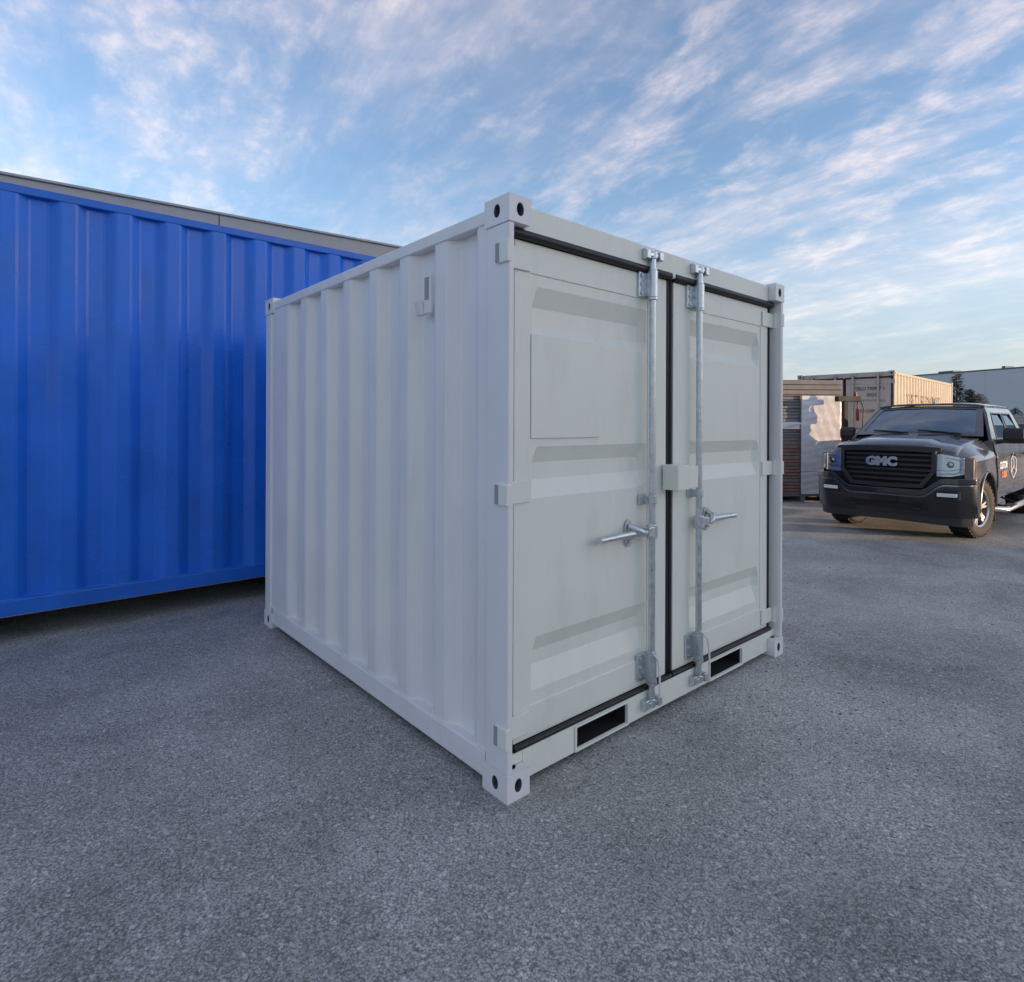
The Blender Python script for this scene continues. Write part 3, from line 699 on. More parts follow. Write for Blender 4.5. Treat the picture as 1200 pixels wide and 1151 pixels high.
# ------------------------------------------------------------------ T shaped steel stand with red cylinder
rust = mat('dark_steel', (.022, .018, .018), .7, metal=.1, var=.2)
redp = mat('red_paint', (.33, .025, .03), .45)
ts = thing('steel_stand', 'dark T shaped steel stand with a red cylinder hanging from it', 'stand', place(990, 12.15), R(8))
MB().box(-.045, .045, -.045, .045, .012, 2.085).build('post', rust, ts, bevel=.006)
MB().box(-.17, .17, -.17, .17, 0, .012).build('base_plate', rust, ts)
MB().box(-.19, .33, -.055, .055, 2.088, 2.20).build('cross_arm', rust, ts, bevel=.008)
q = MB(); q.lathe([(.0, 0), (.030, .0), (.035, .02), (.035, .20), (.026, .24), (.012, .26), (.012, .33), (.0, .33)], 16, lambda x, y, z: (.27 + x, -.02 + y, 1.70 + z)); cy = q.build('red_cylinder', redp, ts, smooth=True)
MB().tube([(.27, -.02, 2.02), (.27, -.02, 2.088)], .008, 6).build('hook', rust, cy)
q = MB(); q.lathe([(.0, 0), (.035, 0), (.035, .04), (.022, .045), (.022, .085), (.0, .095)], 14, lambda x, y, z: (.235 + x, y, 2.203 + z)); q.build('beacon', redp, ts, smooth=True)
MB().tube([(.31, -.07, 2.10), (.35, -.09, 1.95), (.34, -.08, 1.6), (.33, -.06, 1.2)], .012, 8).build('hose', rubber, ts, smooth=True)
# ------------------------------------------------------------------ pickup truck
paint = mat('charcoal_paint', (.072, .070, .080), .26, metal=.25, coat=1.0, var=.05, vscale=3)
bpaint = mat('black_bumper_paint', (.012, .012, .015), .30, coat=.8)
trim = mat('black_trim', (.018, .018, .020), .45)
matte = mat('matte_black_plastic', (.014, .014, .015), .7)
chrome = mat('chrome', (.75, .76, .78), .12, metal=1.0)
silver = mat('alloy_silver', (.55, .56, .58), .28, metal=.9)
tyrem = mat('tyre_rubber', (.016, .016, .017), .8, bump=.3, bscale=40)
seatm = mat('seat_fabric', (.06, .06, .065), .85)
lamp_in = mat('lamp_reflector', (.62, .64, .68), .18, metal=.7)
lens = glass('lamp_lens', (.92, .94, .96), .85)
pane = glass('window_glass', (.36, .45, .50), 2.0)
amber = mat('amber_lens', (.6, .2, .03), .3)
whitev = mat('white_vinyl', (.78, .78, .77), .5)
orangev = mat('orange_vinyl', (.62, .14, .05), .5)

TR = thing('pickup_truck', 'dark charcoal pickup truck with black grille parked on the asphalt', 'truck', (6.13, 9.22, 0), R(41))
def sgn(v): return -1 if v < 0 else 1
def afront(b, z): return -0.98 + .11 * abs(b) ** 2.2 + 1.0 * max(0, abs(b) - .84) + max(0, z - .75) * .08 + max(0, .62 - z) * .30
def FB(b, z, off): return (afront(b, z) - off, b, z)
def fband(name, m, b0, b1, zl, zh, off0, off1, n=14, parent=TR, nz=2, bevel=0.0):
    bs = [b0 + (b1 - b0) * i / n for i in range(n + 1)]
    q = MB(); ids = {}
    for i, b in enumerate(bs):
        for j in range(nz + 1):
            z = zl(b) + (zh(b) - zl(b)) * j / nz
            for k, o in enumerate((off0, off1)):
                ids[i, j, k] = len(q.v); q.v.append(FB(b, z, o))
    for i in range(n):
        for j in range(nz):
            for k in (0, 1): q.f.append([ids[i, j, k], ids[i + 1, j, k], ids[i + 1, j + 1, k], ids[i, j + 1, k]]); q.m.append(0)
        for j in (0, nz): q.f.append([ids[i, j, 0], ids[i + 1, j, 0], ids[i + 1, j, 1], ids[i, j, 1]]); q.m.append(0)
    for i in (0, n):
        for j in range(nz): q.f.append([ids[i, j, 0], ids[i, j + 1, 0], ids[i, j + 1, 1], ids[i, j, 1]]); q.m.append(0)
    return q.build(name, m, parent, smooth=True, angle=40, bevel=bevel)
def cst(v): return lambda b: v
def ring(name, m, outer, inner, off0, off1, parent=TR, per=6, bevel=.006):
    def dense(p):
        r = []
        for i in range(len(p)):
            a, b = p[i], p[(i + 1) % len(p)]
            r += [(a[0] + (b[0] - a[0]) * k / per, a[1] + (b[1] - a[1]) * k / per) for k in range(per)]
        return r
    A, B = dense(outer), dense(inner); n = len(A); q = MB()
    for P_, o in ((A, off0), (B, off0), (A, off1), (B, off1)): q.v += [FB(b, z, o) for b, z in P_]
    for i in range(n):
        j = (i + 1) % n
        for f in ((i, j, n + j, n + i), (2 * n + i, 3 * n + i, 3 * n + j, 2 * n + j), (i, 2 * n + i, 2 * n + j, j), (n + i, n + j, 3 * n + j, 3 * n + i)): q.f.append(list(f)); q.m.append(0)
    return q.build(name, m, parent, bevel=bevel)

def loft(name, m, stations, parent=TR, cap=True, sub=0, smooth=True):
    """stations: (a, [(b,z)...]) half profiles, mirrored in b"""
    q = MB(); k = len(stations[0][1])
    for a, pr in stations:
        aa = a if callable(a) else None
        full = [(b, z) for b, z in pr] + [(-b, z) for b, z in reversed(pr)]
        for b, z in full: q.v.append((a, b, z))
    n = 2 * k
    for i in range(len(stations) - 1):
        for j in range(n):
            j2 = (j + 1) % n; q.f.append([i * n + j, i * n + j2, (i + 1) * n + j2, (i + 1) * n + j]); q.m.append(0)
    if cap:
        q.f.append(list(range(n))); q.m.append(0); q.f.append([(len(stations) - 1) * n + j for j in range(n)]); q.m.append(0)
    return q.build(name, m, parent, smooth=smooth, angle=28, sub=sub)

def cut(obj, cyls):
    """boolean away cylinders (a, z, r) that run across the truck's side s"""
    cut_objs = []
    for (a, z, r, b0, b1) in cyls:
        q = MB(); q.tube([(a, b0, z), (a, b1, z)], r, 40); c = q.build('cutter', matte, obj.parent); cut_objs.append(c)
        md = obj.modifiers.new('bool', 'BOOLEAN'); md.operation = 'DIFFERENCE'; md.object = c; md.solver = 'EXACT'
    bpy.context.view_layer.update()
    dg = bpy.context.evaluated_depsgraph_get()
    me = bpy.data.meshes.new_from_object(obj.evaluated_get(dg), depsgraph=dg); obj.modifiers.clear(); obj.data = me
    me.polygons.foreach_set('use_smooth', [True] * len(me.polygons)); me.set_sharp_from_angle(angle=R(28))
    for c in cut_objs: bpy.data.objects.remove(c)

WB = 3.65; TRAD = .42; AR = .50
def prof(bw, zb, zc, ze, be, top):
    """side section: rocker, door, crease, shoulder, edge, then the given top points"""
    return [(0, zb), (bw - .10, zb), (bw - .03, zb + .05), (bw - .005, zb + .16), (bw, .72), (bw + .005, .88), (bw - .012, zc - .06), (bw - .004, zc), (bw - .035, zc + .08), (be, ze)] + top
cl_st = []
for a, bw, zc, ze, be, zm in ((-.76, .86, 1.07, 1.215, .70, 1.23), (-.62, .945, 1.09, 1.275, .76, 1.30), (-.40, .99, 1.12, 1.33, .80, 1.36), (-.05, 1.01, 1.13, 1.355, .81, 1.385), (.30, 1.01, 1.135, 1.375, .82, 1.405), (.52, 1.01, 1.14, 1.39, .83, 1.42)):
    cl_st.append((a, prof(bw, .47, zc, ze, be, [(be - .03, ze - .03), (0, zm - .06)])))
fender = loft('fender_body', paint, cl_st)
cut(fender, [(0, TRAD + .02, AR, -1.3, -.55), (0, TRAD + .02, AR, .55, 1.3)])
# bonnet with raised centre
q = MB(); na, nb = 12, 26
for i in range(na + 1):
    t = i / na; 
    for j in range(nb + 1):
        b = -.805 + 1.61 * j / nb; ab = abs(b)
        a0 = afront(b, 1.22) + .045 + .03 * (ab > .7); a = a0 + (.50 - a0) * t
        z = 1.318 + .115 * t ** .8 - .055 * (ab / .8) ** 3 * (1 + .7 * (1 - t)) - (.075 * max(0, 1 - t * 4) ** 2)
        rise = .026 * max(0, min(1, (.47 - ab + .10 * t) / .06)); z += rise * min(1, .35 + t * 2)
        q.v.append((a, b, z + .004))
for i in range(na):
    for j in range(nb):
        k = i * (nb + 1) + j; q.f.append([k, k + 1, k + nb + 2, k + nb + 1]); q.m.append(0)
hood = q.build('bonnet', paint, TR, smooth=True, angle=30, fix=False)
sl = hood.modifiers.new('s', 'SOLIDIFY'); sl.thickness = .03; sl.offset = -1
# bonnet lip (dark deflector)
fband('bonnet_deflector', trim, -.66, .66, lambda b: 1.285 - .05 * abs(b) ** 3 - .01, lambda b: 1.318 - .06 * abs(b) ** 3, .0, .035, n=24)
# cab tub
def cabprof(bw): return prof(bw, .47, 1.14, 1.385, .945, [(.86, 1.375), (.85, .95), (0, .95)])
cabs = [(.525, cabprof(1.01)), (1.2, cabprof(1.015)), (2.2, cabprof(1.015)), (3.10, cabprof(1.01))]
cab = loft('cab_body', paint, cabs)
bedst = [(3.14, prof(1.01, .52, 1.14, 1.40, .95, [(.90, 1.395), (.88, .78), (0, .78)])), (WB, prof(1.015, .52, 1.14, 1.40, .95, [(.90, 1.395), (.88, .78), (0, .78)])), (4.80, prof(1.0, .56, 1.14, 1.40, .94, [(.89, 1.395), (.87, .78), (0, .78)]))]
bed = loft('cargo_bed', paint, bedst)
cut(bed, [(WB, TRAD + .02, AR, -1.3, -.5), (WB, TRAD + .02, AR, .5, 1.3)])
MB().box(4.805, 4.88, -.93, .93, .60, 1.40).build('tailgate', paint, TR, bevel=.02)
MB().box(4.79, 5.02, -.98, .98, .48, .62).build('rear_bumper', chrome, TR, bevel=.03)
for s in (-1, 1): MB().box(4.70, 4.86, *sorted((s * .935, s * 1.012)), .95, 1.36).build('tail_lamp', redp, TR, bevel=.02)
# greenhouse
def lerp(a, b, t): return tuple(x + (y - x) * t for x, y in zip(a, b))
for s in (-1, 1):
    def sidept(u, v, t, s=s):
        lo = lerp((.50, s * .955, 1.375), (3.12, s * .955, 1.385), u); hi = lerp((1.20, s * .735, 1.905), (3.00, s * .735, 1.905), u)
        p = lerp(lo, hi, v); bulge = .03 * math.sin(v * math.pi)
        return (p[0], p[1] + s * (bulge - t), p[2])
    us = [0, .055, .13, .475, .535, .86, 1.0]; vs_ = [0, .07, .82, 1.0]
    MB().plate(us, vs_, lambda i, j: not (j == 1 and i in (2, 4)) and not (j == 1 and i == 1 and False), sidept, 0, .045).build('pillar_frame', paint, TR, bevel=.006)
    for (u0, u1) in ((.125, .480), (.530, .865)):
        q = MB(); q.plate([u0, (u0 + u1) / 2, u1], [.055, .45, .83], lambda i, j: True, lambda u, v, t: sidept(u, v, t), .018, .024); q.build('side_window', pane, TR)
        q = MB(); q.plate([u0 - .004, u0 + .012, u1 - .012, u1 + .004], [.05, .085, .80, .835], lambda i, j: not (i == 1 and j == 1), sidept, -.005, .010); q.build('window_trim', trim, TR, bevel=.003)
def wspt(u, v, t):
    lo = (.46 - .22 * (1 - (2 * u - 1) ** 2), -.86 + 1.72 * u, 1.445 + .02 * (1 - (2 * u - 1) ** 2)); hi = (1.20 - .10 * (1 - (2 * u - 1) ** 2), -.715 + 1.43 * u, 1.90 + .03 * (1 - (2 * u - 1) ** 2))
    p = lerp(lo, hi, v); return (p[0] + t, p[1], p[2] + .02 * math.sin(v * math.pi) - t * .3)
U = [0, .05] + [.05 + .9 * i / 8 for i in range(1, 8)] + [.95, 1.0]
MB().plate(U, [0, .09, .5, .90, 1.0], lambda i, j: i in (0, len(U) - 2) or j in (0, 3), wspt, 0, .03).build('windscreen_frame', paint, TR, smooth=True, angle=30)
MB().plate(U[1:-1], [.06, .3, .6, .93], lambda i, j: True, wspt, .012, .018).build('windscreen', pane, TR, smooth=True, angle=40)
for b0 in (-.62, .05):
    q = MB(); p0 = Vector(wspt((b0 + .86) / 1.72, .04, -.02)); p1 = Vector(wspt((b0 + .56 + .86) / 1.72, .12, -.02)); q.tube([p0, (p0 + p1) / 2 + Vector((-.01, 0, .005)), p1], .011, 6); q.build('wiper', trim, TR)
q = MB(); na, nb = 12, 16
for i in range(na + 1):
    for j in range(nb + 1):
        u = j / nb; t = i / na; x = 2 * u - 1
        a0 = 1.20 - .10 * (1 - x * x); a = a0 + (3.0 - a0) * t
        q.v.append((a, x * (.735), 1.902 + .055 * (1 - x ** 4) * (.55 + .45 * math.sin(min(1, t * 2.2 + .15) * math.pi / 2)) + .012 * math.sin(t * math.pi)))
for i in range(na):
    for j in range(nb):
        k = i * (nb + 1) + j; q.f.append([k, k + 1, k + nb + 2, k + nb + 1]); q.m.append(0)
rf = q.build('roof', paint, TR, smooth=True, angle=30, fix=False); sl = rf.modifiers.new('s', 'SOLIDIFY'); sl.thickness = .03; sl.offset = -1
MB().prism([(0, 0), (.16, 0), (.13, .035), (.07, .055)], -.02, .02, lambda u, v, t: (1.42 + u, t, 1.965 + v)).build('roof_antenna', silver, TR, bevel=.006)
MB().plate([0, .08, .92, 1], [0, .12, .85, 1], lambda i, j: not (i == 1 and j == 1), lambda u, v, t: (3.08 - .10 * v - t, (-.94 + 1.88 * u) * (1 - .22 * v), 1.385 + .52 * v), 0, .04).build('rear_window_frame', paint, TR)
MB().plate([.06, .94], [.1, .87], lambda i, j: True, lambda u, v, t: (3.08 - .10 * v - t, (-.94 + 1.88 * u) * (1 - .22 * v), 1.385 + .52 * v), .015, .02).build('rear_window', pane, TR)
# interior
MB().box(.56, .92, -.84, .84, 1.18, 1.38).build('dashboard', matte, TR, bevel=.05)
for b in (-.42, .42):
    st = MB().box(1.45, 1.95, b - .26, b + .26, .955, 1.10).build('seat', seatm, TR, bevel=.05)
    MB().prism([(1.86, 1.08), (2.02, 1.08), (2.14, 1.60), (2.03, 1.62)], b - .25, b + .25, lambda u, v, t: (u, t, v)).build('seat_back', seatm, st, bevel=.04)
    MB().prism([(2.05, 1.63), (2.14, 1.62), (2.17, 1.80), (2.09, 1.81)], b - .13, b + .13, lambda u, v, t: (u, t, v)).build('headrest', seatm, st, bevel=.03)
MB().box(2.75, 2.95, -.78, .78, .955, 1.62).build('rear_bench', seatm, TR, bevel=.05)
q = MB(); q.tube([(1.06 + .06 * math.sin(t), -.42 + .19 * math.cos(t), 1.33 + .18 * math.sin(t)) for t in [2 * math.pi * k / 20 for k in range(21)]], .016, 8); q.build('steering_wheel', matte, TR, smooth=True)
MB().box(1.02, 1.06, -.13, .13, 1.735, 1.80).build('rear_view_mirror', matte, TR, bevel=.01)
# front end
fband('front_panel', matte, -.97, .97, cst(.36), lambda b: 1.20 - .03 * abs(b), -.10, -.045, n=20)
out = [(-.605, 1.268), (-.30, 1.285), (.30, 1.285), (.605, 1.268), (.605, .96), (.46, .735), (0, .72), (-.46, .735), (-.605, .96)]
inn = [(-.555, 1.228), (-.30, 1.240), (.30, 1.240), (.555, 1.228), (.555, .975), (.42, .790), (0, .78), (-.42, .790), (-.555, .975)]
ring('grille_frame', trim, out, inn, -.035, .030)
inn2 = [(b * 1.02, z + (.004 if z > 1 else -.004)) for b, z in inn]
fband('grille_backing', mat('grille_void', (.004, .004, .005), .8), -.57, .57, lambda b: .78 + max(0, abs(b) - .42) * 1.15, cst(1.235), -.044, -.036, n=22)
for k in range(6):
    z = .825 + k * .070
    bw = min(.552, .43 + max(0, (z - .79)) * .85)
    fband('grille_bar', trim, -bw, bw, lambda b, z=z: z, lambda b, z=z: z + .030, -.034, -.004, n=18, nz=1, bevel=.003)
for k in range(5):
    for s in (-1, 1):
        pass
em = text_mesh('emblem', 'GMC', .165, mat('badge_chrome', (.42, .43, .46), .2, metal=1.0), TR, frame((afront(0, 1.0) - .006, .05, 1.085), (0, -1, 0), (.10, 0, 1)), ext=.014, sx=1.08, bold=.012)
for s in (-1, 1):
    lo = lambda b: .910 + .25 * max(0, abs(b) - .76); hi = lambda b: 1.212 - .20 * max(0, abs(b) - .66)
    b0, b1 = sorted((s * .612, s * .900))
    hl = fband('headlight', lamp_in, b0, b1, lo, hi, -.05, -.025, n=10)
    fband('lamp_bezel', trim, b0, b1, lambda b: lo(b) + .075, lambda b: lo(b) + .082, -.025, -.012, n=8, parent=hl, nz=1)
    bc_ = s * .750
    q = MB(); c_ = FB(bc_, 1.070, -.020)
    q.lathe([(0, .012), (.030, .006), (.044, -.004), (.050, -.016), (.060, -.016), (.064, .0)], 22, lambda x, y, z: (c_[0] - z, c_[1] + x, c_[2] + y)); q.build('projector', chrome, hl, smooth=True)
    q = MB(); c2 = FB(bc_, 1.070, -.012); q.lathe([(0, .010), (.026, .004), (.040, -.008)], 18, lambda x, y, z: (c2[0] - z, c2[1] + x, c2[2] + y)); q.build('projector_lens', lens, hl, smooth=True)
    # C shaped light pipe
    b2, b3 = sorted((s * .902, s * .985)); fband('fender_corner', paint, b2, b3, cst(.885), lambda b: 1.164 - .25 * (abs(b) - .90), -.075, -.004, n=8, nz=4)
    drl = mat('light_pipe', (.80, .82, .84), .25)
    pts = [(.640, .940), (.825, .952), (.877, 1.00), (.877, 1.12), (.82, 1.148), (.70, 1.170)]
    q = MB(); q.tube([FB(s * b, z, -.010) for b, z in pts], .010, 8); q.build('light_pipe', drl, hl, smooth=True)
    fband('headlight_lens', lens, b0, b1, lo, hi, .0, .006, n=10, parent=hl)
    q = MB(); q.box(-.70, -.60, *sorted((s * .935, s * .962)), 1.02, 1.15); q.build('side_marker', amber, hl, bevel=.012)
# bumper: painted upper roll that dips under the grille, lower face, valance
def wing(b): ab = abs(b); t = max(0, min(1, (ab - .44) / .28)); return .720 + .175 * t * t * (3 - 2 * t)
fband('front_bumper', bpaint, -1.02, 1.02, lambda b: .350, lambda b: wing(b) - .006, -.06, .045, n=40, nz=5)
fband('bumper_roll', bpaint, -1.02, 1.02, lambda b: wing(b) - .085, lambda b: wing(b) - .004, .046, .078, n=40, nz=3, bevel=.012)
fband('bumper_trim', mat('dark_chrome', (.20, .21, .23), .2, metal=.9), -.99, .99, lambda b: wing(b) - .112, lambda b: wing(b) - .090, .046, .060, n=40, nz=1)
fband('air_intake', matte, -.52, .52, cst(.42), lambda b: .515, .046, .052, n=20)
fband('number_plate_bracket', trim, -.17, .17, cst(.52), cst(.60), .047, .066, n=4)
fband('valance', mat('grey_plastic', (.045, .046, .048), .6), -.97, .97, lambda b: .225 + .03 * (1 - abs(b)), cst(.348), -.05, .030, n=26)
for s in (-1, 1):
    b0, b1 = sorted((s * .60, s * .88))
    fband('fog_recess', matte, b0, b1, cst(.60), cst(.715), .046, .050, n=8)
    b0, b1 = sorted((s * .63, s * .85))
    fl = fband('fog_lamp', drl, b0, b1, cst(.638), cst(.688), .051, .062, n=8, bevel=.008)
    q = MB(); c_ = FB(s * .40, .45, .05); q.tube([(c_[0] + .02, c_[1] - .03, c_[2]), (c_[0] - .05, c_[1] - .03, c_[2]), (c_[0] - .07, c_[1], c_[2]), (c_[0] - .05, c_[1] + .03, c_[2]), (c_[0] + .02, c_[1] + .03, c_[2])], .014, 8); q.build('tow_hook', trim, TR, smooth=True)
# bumper ends round the corner
for s in (-1, 1):
    q = MB(); q.prism([(-.70, s * 1.008), (-.52, s * 1.02), (-.52, s * .96), (-.70, s * .94)], .35, .860); q.build('bumper_end', bpaint, TR, bevel=.035)
    # wheel arch lips
    for a0 in (0, WB):
        q = MB(); n = 20; pts = [(a0 + (AR + .012) * math.cos(t), s * 1.008, TRAD + .02 + (AR + .012) * math.sin(t)) for t in [math.pi * (1.02 - 1.04 * k / n) for k in range(n + 1)]]
        q.tube(pts, .018, 8); q.build('wheel_arch', paint, TR, smooth=True)
        q = MB(); n = 18
        for k in range(n + 1):
            t = math.pi * (1.05 - 1.10 * k / n)
            for bb_ in (.52, .985): q.v.append((a0 + (AR + .008) * math.cos(t), s * bb_, TRAD + .02 + (AR + .008) * math.sin(t)))
        for k in range(n): q.f.append([2 * k, 2 * k + 1, 2 * k + 3, 2 * k + 2]); q.m.append(0)
        q.f.append([2 * k for k in range(n + 1)]); q.m.append(0)
        q.build('wheel_well', matte, TR)
    # doors as skin panels with shut lines
    for (x0, x1) in ((.56, 1.78), (1.80, 2.80)):
        q = MB(); zz = [.60, .72, .88, 1.06, 1.14, 1.22, 1.365]; bb = [1.003, 1.0135, 1.0185, 1.003, 1.010, .984, .955]
        xs = [x0, x0 + .01, x1 - .01, x1]
        q.plate(xs, list(range(len(zz))), lambda i, j: True, lambda x, j, t, s=s: (x, s * (bb[int(j)] + .010 - t), zz[int(j)]), 0, .012)
        dr = q.build('door', paint, TR, smooth=True, angle=28, bevel=.003)
        q = MB(); hx = x1 - .24; q.tube([(hx, s * 1.02, 1.135), (hx + .02, s * 1.055, 1.14), (hx + .18, s * 1.055, 1.145), (hx + .20, s * 1.02, 1.145)], .014, 8); q.build('door_handle', trim, dr, smooth=True)
    MB().box(.58, 2.85, *sorted((s * 1.02, s * 1.028)), .70, .735).build('body_moulding', trim, TR, bevel=.004)
    # running board
    q = MB(); q.tube([(.62, s * .95, .36), (.78, s * 1.08, .345), (2.65, s * 1.08, .345), (2.82, s * .95, .36)], .045, 12); rbd = q.build('running_board', silver, TR, smooth=True)
    for x in (.95, 2.40): MB().box(x, x + .38, *sorted((s * 1.02, s * 1.13)), .382, .396).build('step_pad', matte, rbd)
    for x in (.9, 1.75, 2.6): MB().tube([(x, s * .7, .50), (x, s * 1.06, .36)], .018, 6).build('step_bracket', trim, rbd)
    # mirror
    q = MB(); q.prism([(0, -.02), (.05, -.10), (.10, -.105), (.12, .12), (.06, .14), (0, .10)], 0, .25, lambda u, v, t, s=s: (.80 + u + t * .15, s * (1.03 + t), 1.44 + v * (1 - .1 * t))); mi_ = q.build('door_mirror', trim, TR, bevel=.025)
    q = MB(); q.tube([(.84, s * .95, 1.36), (.85, s * 1.08, 1.38)], [.035, .03], 8); q.build('mirror_arm', trim, mi_, smooth=True)
    MB().box(.47, .49, *sorted((s * .83, s * 1.0)), .20, .52).build('mud_flap', matte, TR)
# door graphics: lettering and a cube mark on the driver's side
text_mesh('door_lettering', 'CUSTOM', .150, whitev, TR, frame((.90, -1.0300, 1.005), (1, 0, 0), (0, 0, 1)), sx=.86, bold=.004, ext=.001)
text_mesh('door_lettering', 'CUBES', .125, orangev, TR, frame((.92, -1.0335, .865), (1, 0, 0), (0, 0, 1)), sx=.95, bold=.006, ext=.001)
q = MB(); cx_, cz_ = 1.58, .965; hx = [(cx_ + .23 * math.cos(R(30 + 60 * k)), cz_ + .19 * math.sin(R(30 + 60 * k))) for k in range(6)]
def sk(a, z): return (a, -(1.0405 - .05 * max(0, abs(z - .95) - .06)), z)
for k in range(6): q.tube([sk(*hx[k]), sk(*hx[(k + 1) % 6])], .008, 6)
for k in (1 + 2, 5, 1): q.tube([sk(cx_, cz_), sk(*hx[k])], .007, 6)
q.build('cube_mark', whitev, TR)
# wheels
def wheel(a, s):
    off = s * .915
    ex = Matrix.Translation((a, off, TRAD))
    st_ = R(-12) if a == 0 else 0.0
    def fn(x, y, z):
        u, v = x, s * z + s * .12; return (a + u * math.cos(st_) - v * math.sin(st_), off - s * .12 + u * math.sin(st_) + v * math.cos(st_), TRAD + y)
    tp = [(.262, -.24), (.30, -.262), (.36, -.268), (.395, -.255), (.415, -.225), (.42, -.12), (.42, -.02), (.415, .0), (.395, .018), (.36, .028), (.30, .022), (.262, .004)]
    q = MB(); q.lathe(tp, 48, fn)
    for k in range(36):
        t0 = 2 * math.pi * k / 36
        for (h0, h1) in ((-.245, -.175), (-.16, -.085), (-.07, .010)):
            pts = [(r * math.cos(t), r * math.sin(t)) for t in (t0 + (h0 > -.2) * .04, t0 + .11 + (h0 > -.2) * .04) for r in (.41, .429)]
            q.prism([pts[0], pts[1], pts[3], pts[2]], h0, h1, fn)
    wo_ = MB(); 
    rim = MB(); rim.lathe([(.262, -.22), (.255, -.10), (.262, -.01), (.272, .010), (.262, .014), (.245, .0), (.238, -.16)], 44, fn)
    for k in range(6):
        for d in (-.13, .13):
            t = 2 * math.pi * k / 6 + .2
            p = [(.05 * math.cos(t) - .022 * math.sin(t) , .05 * math.sin(t) + .022 * math.cos(t)), (.05 * math.cos(t) + .022 * math.sin(t), .05 * math.sin(t) - .022 * math.cos(t))]
            o1 = (.250 * math.cos(t + d - .05), .250 * math.sin(t + d - .05)); o2 = (.250 * math.cos(t + d + .05), .250 * math.sin(t + d + .05))
            rim.prism([p[0], p[1], o1, o2], -.045, -.012, fn)
    rim.lathe([(0, .0), (.05, -.002), (.075, -.012), (.080, -.05)], 20, fn)
    disc = MB(); disc.lathe([(0, -.13), (.17, -.13), (.172, -.14)], 28, fn)
    w_ = rim.build('wheel', silver, TR, smooth=True, angle=30)
    q.build('tyre', tyrem, w_, smooth=True, angle=40); disc.build('brake_disc', steel_in, w_)
for a in (0, WB):
    for s in (-1, 1): wheel(a, s)
MB().box(-.7, 4.7, -.55, .55, .36, .60).build('chassis', matte, TR, bevel=.03)
MB().tube([(0, -.8, TRAD), (0, .8, TRAD)], .06, 10).build('axle', matte, TR); MB().tube([(WB, -.8, TRAD), (WB, .8, TRAD)], .07, 10).build('axle', matte, TR)

# ------------------------------------------------------------------ dark blue car at the far right
navy = mat('navy_paint', (.012, .022, .06), .28, metal=.2, coat=1.0)
CR = thing('parked_car', 'dark navy car parked beyond the pickup truck', 'car', (place(1222, 19)[0], 19, 0), R(55))
def cprof(bw, zb, ze): return [(0, zb), (bw - .1, zb), (bw, zb + .15), (bw + .01, .62), (bw - .02, ze - .06), (bw - .09, ze), (0, ze + .03)]
loft('body', navy, [(-2.25, cprof(.72, .38, .70)), (-2.1, cprof(.84, .26, .80)), (-1.3, cprof(.90, .22, .94)), (-.8, cprof(.91, .22, 1.0)), (1.6, cprof(.91, .22, 1.02)), (2.15, cprof(.86, .28, .98)), (2.3, cprof(.76, .40, .9))], CR)
loft('cabin', navy, [(-.75, [(0, .98), (.82, .98), (.80, 1.02), (.70, 1.04), (0, 1.05)]), (.0, [(0, .98), (.83, .98), (.78, 1.25), (.62, 1.64), (0, 1.70)]), (1.2, [(0, .98), (.83, .98), (.78, 1.25), (.62, 1.66), (0, 1.72)]), (2.1, [(0, .98), (.80, .98), (.76, 1.06), (.64, 1.20), (0, 1.24)])], CR)
dglass = mat('dark_window_glass', (.01, .012, .015), .04, spec=.8)
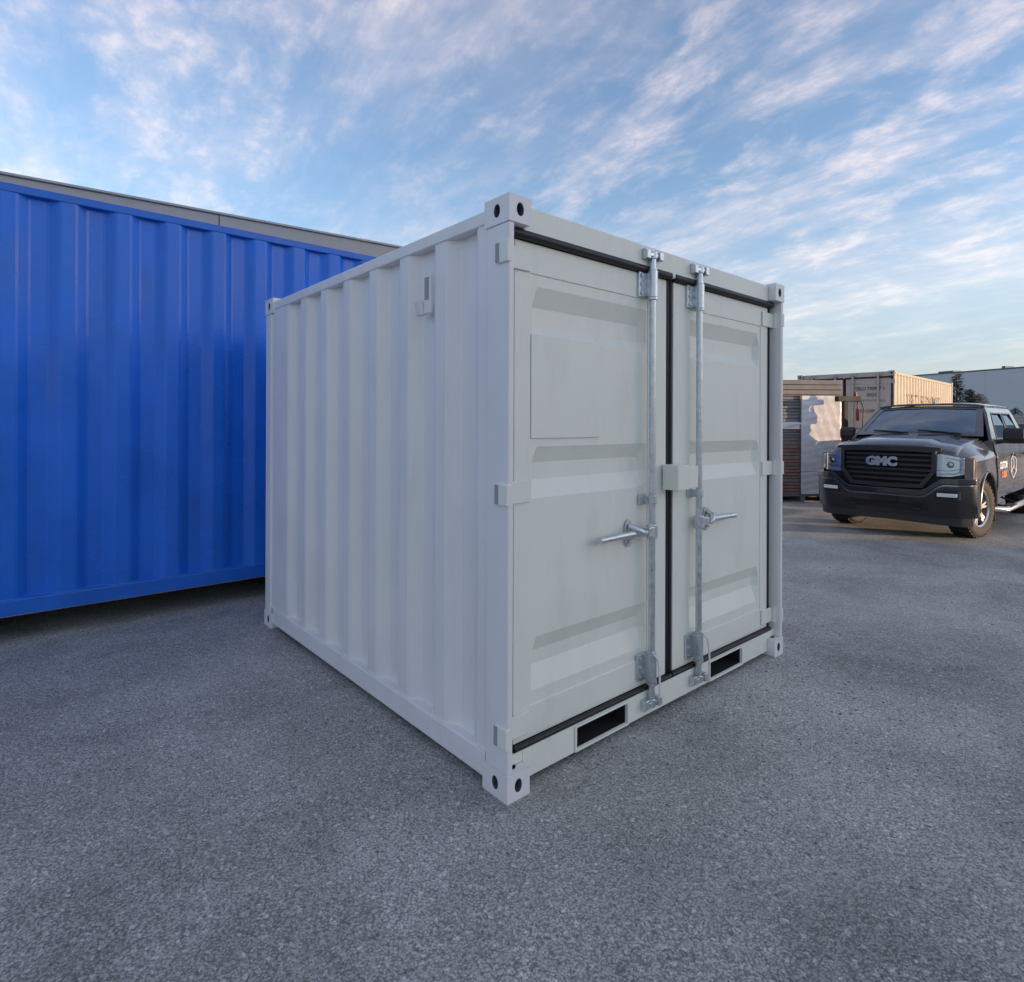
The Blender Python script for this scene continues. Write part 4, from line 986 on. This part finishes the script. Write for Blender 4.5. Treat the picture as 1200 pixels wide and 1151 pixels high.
for s in (-1, 1):
    for x0, x1 in ((-.28, .52), (.60, 1.35)):
        MB().prism([(x0, 1.08), (x1, 1.08), (x1 - .02, 1.52), (x0 + (.30 if x0 < 0 else .02), 1.52)], 0, .01, lambda u, v, t, s=s: (u, s * (.836 - .33 * (v - 1.08) + t), v)).build('side_window', dglass, CR)
    for x in (-1.42, 1.38):
        q = MB(); q.lathe([(0, -.02), (.18, -.01), (.20, .0), (.30, .01), (.33, -.02), (.335, -.18), (.2, -.2)], 28, lambda X, Y, Z, s=s, x=x: (x + X, s * (.90 + Z), .335 + Y)); wq = q.build('wheel', tyrem, CR, smooth=True)
        q = MB(); q.lathe([(0, .016), (.06, .012), (.19, .004), (.20, -.01)], 24, lambda X, Y, Z, s=s, x=x: (x + X, s * (.902 + Z), .335 + Y)); q.build('rim', silver, wq, smooth=True)
    MB().box(-2.20, -1.98, *sorted((s * .50, s * .80)), .62, .74).build('headlight', lamp_in, CR, bevel=.03)
MB().prism([(-.70, 1.055), (-.06, 1.66), (-.045, 1.65), (-.685, 1.045)], -.62, .62, lambda u, v, t: (u, t, v)).build('windscreen', dglass, CR)

# ------------------------------------------------------------------ loose grit on the asphalt
gq = MB(); rnd = random.Random(3)
for k in range(1500):
    z_ = rnd.uniform(1.2, 9) if k % 3 else rnd.uniform(1.2, 4); x_ = rnd.uniform(-.9, .9) * z_
    s_ = rnd.uniform(.0025, .0065); vs = [(x_ + s_ * rnd.uniform(.6, 1.3) * a, z_ + s_ * rnd.uniform(.6, 1.3) * b, .0005 + s_ * c) for a, b, c in ((-1, -1, 0), (1, -1, 0), (1, 1, 0), (-1, 1, 0), (-.5, -.4, 1), (.5, -.3, .9), (.4, .5, 1), (-.4, .4, .8))]
    gq.add(vs, [(0, 1, 5, 4), (1, 2, 6, 5), (2, 3, 7, 6), (3, 0, 4, 7), (4, 5, 6, 7)])
gr = gq.build('loose_grit', mat('grit', (.20, .195, .19), .9, var=.3, vscale=25), fix=False)
gr['kind'] = 'stuff'; gr['label'] = 'scattered loose grit lying on the grey asphalt'; gr['category'] = 'grit'
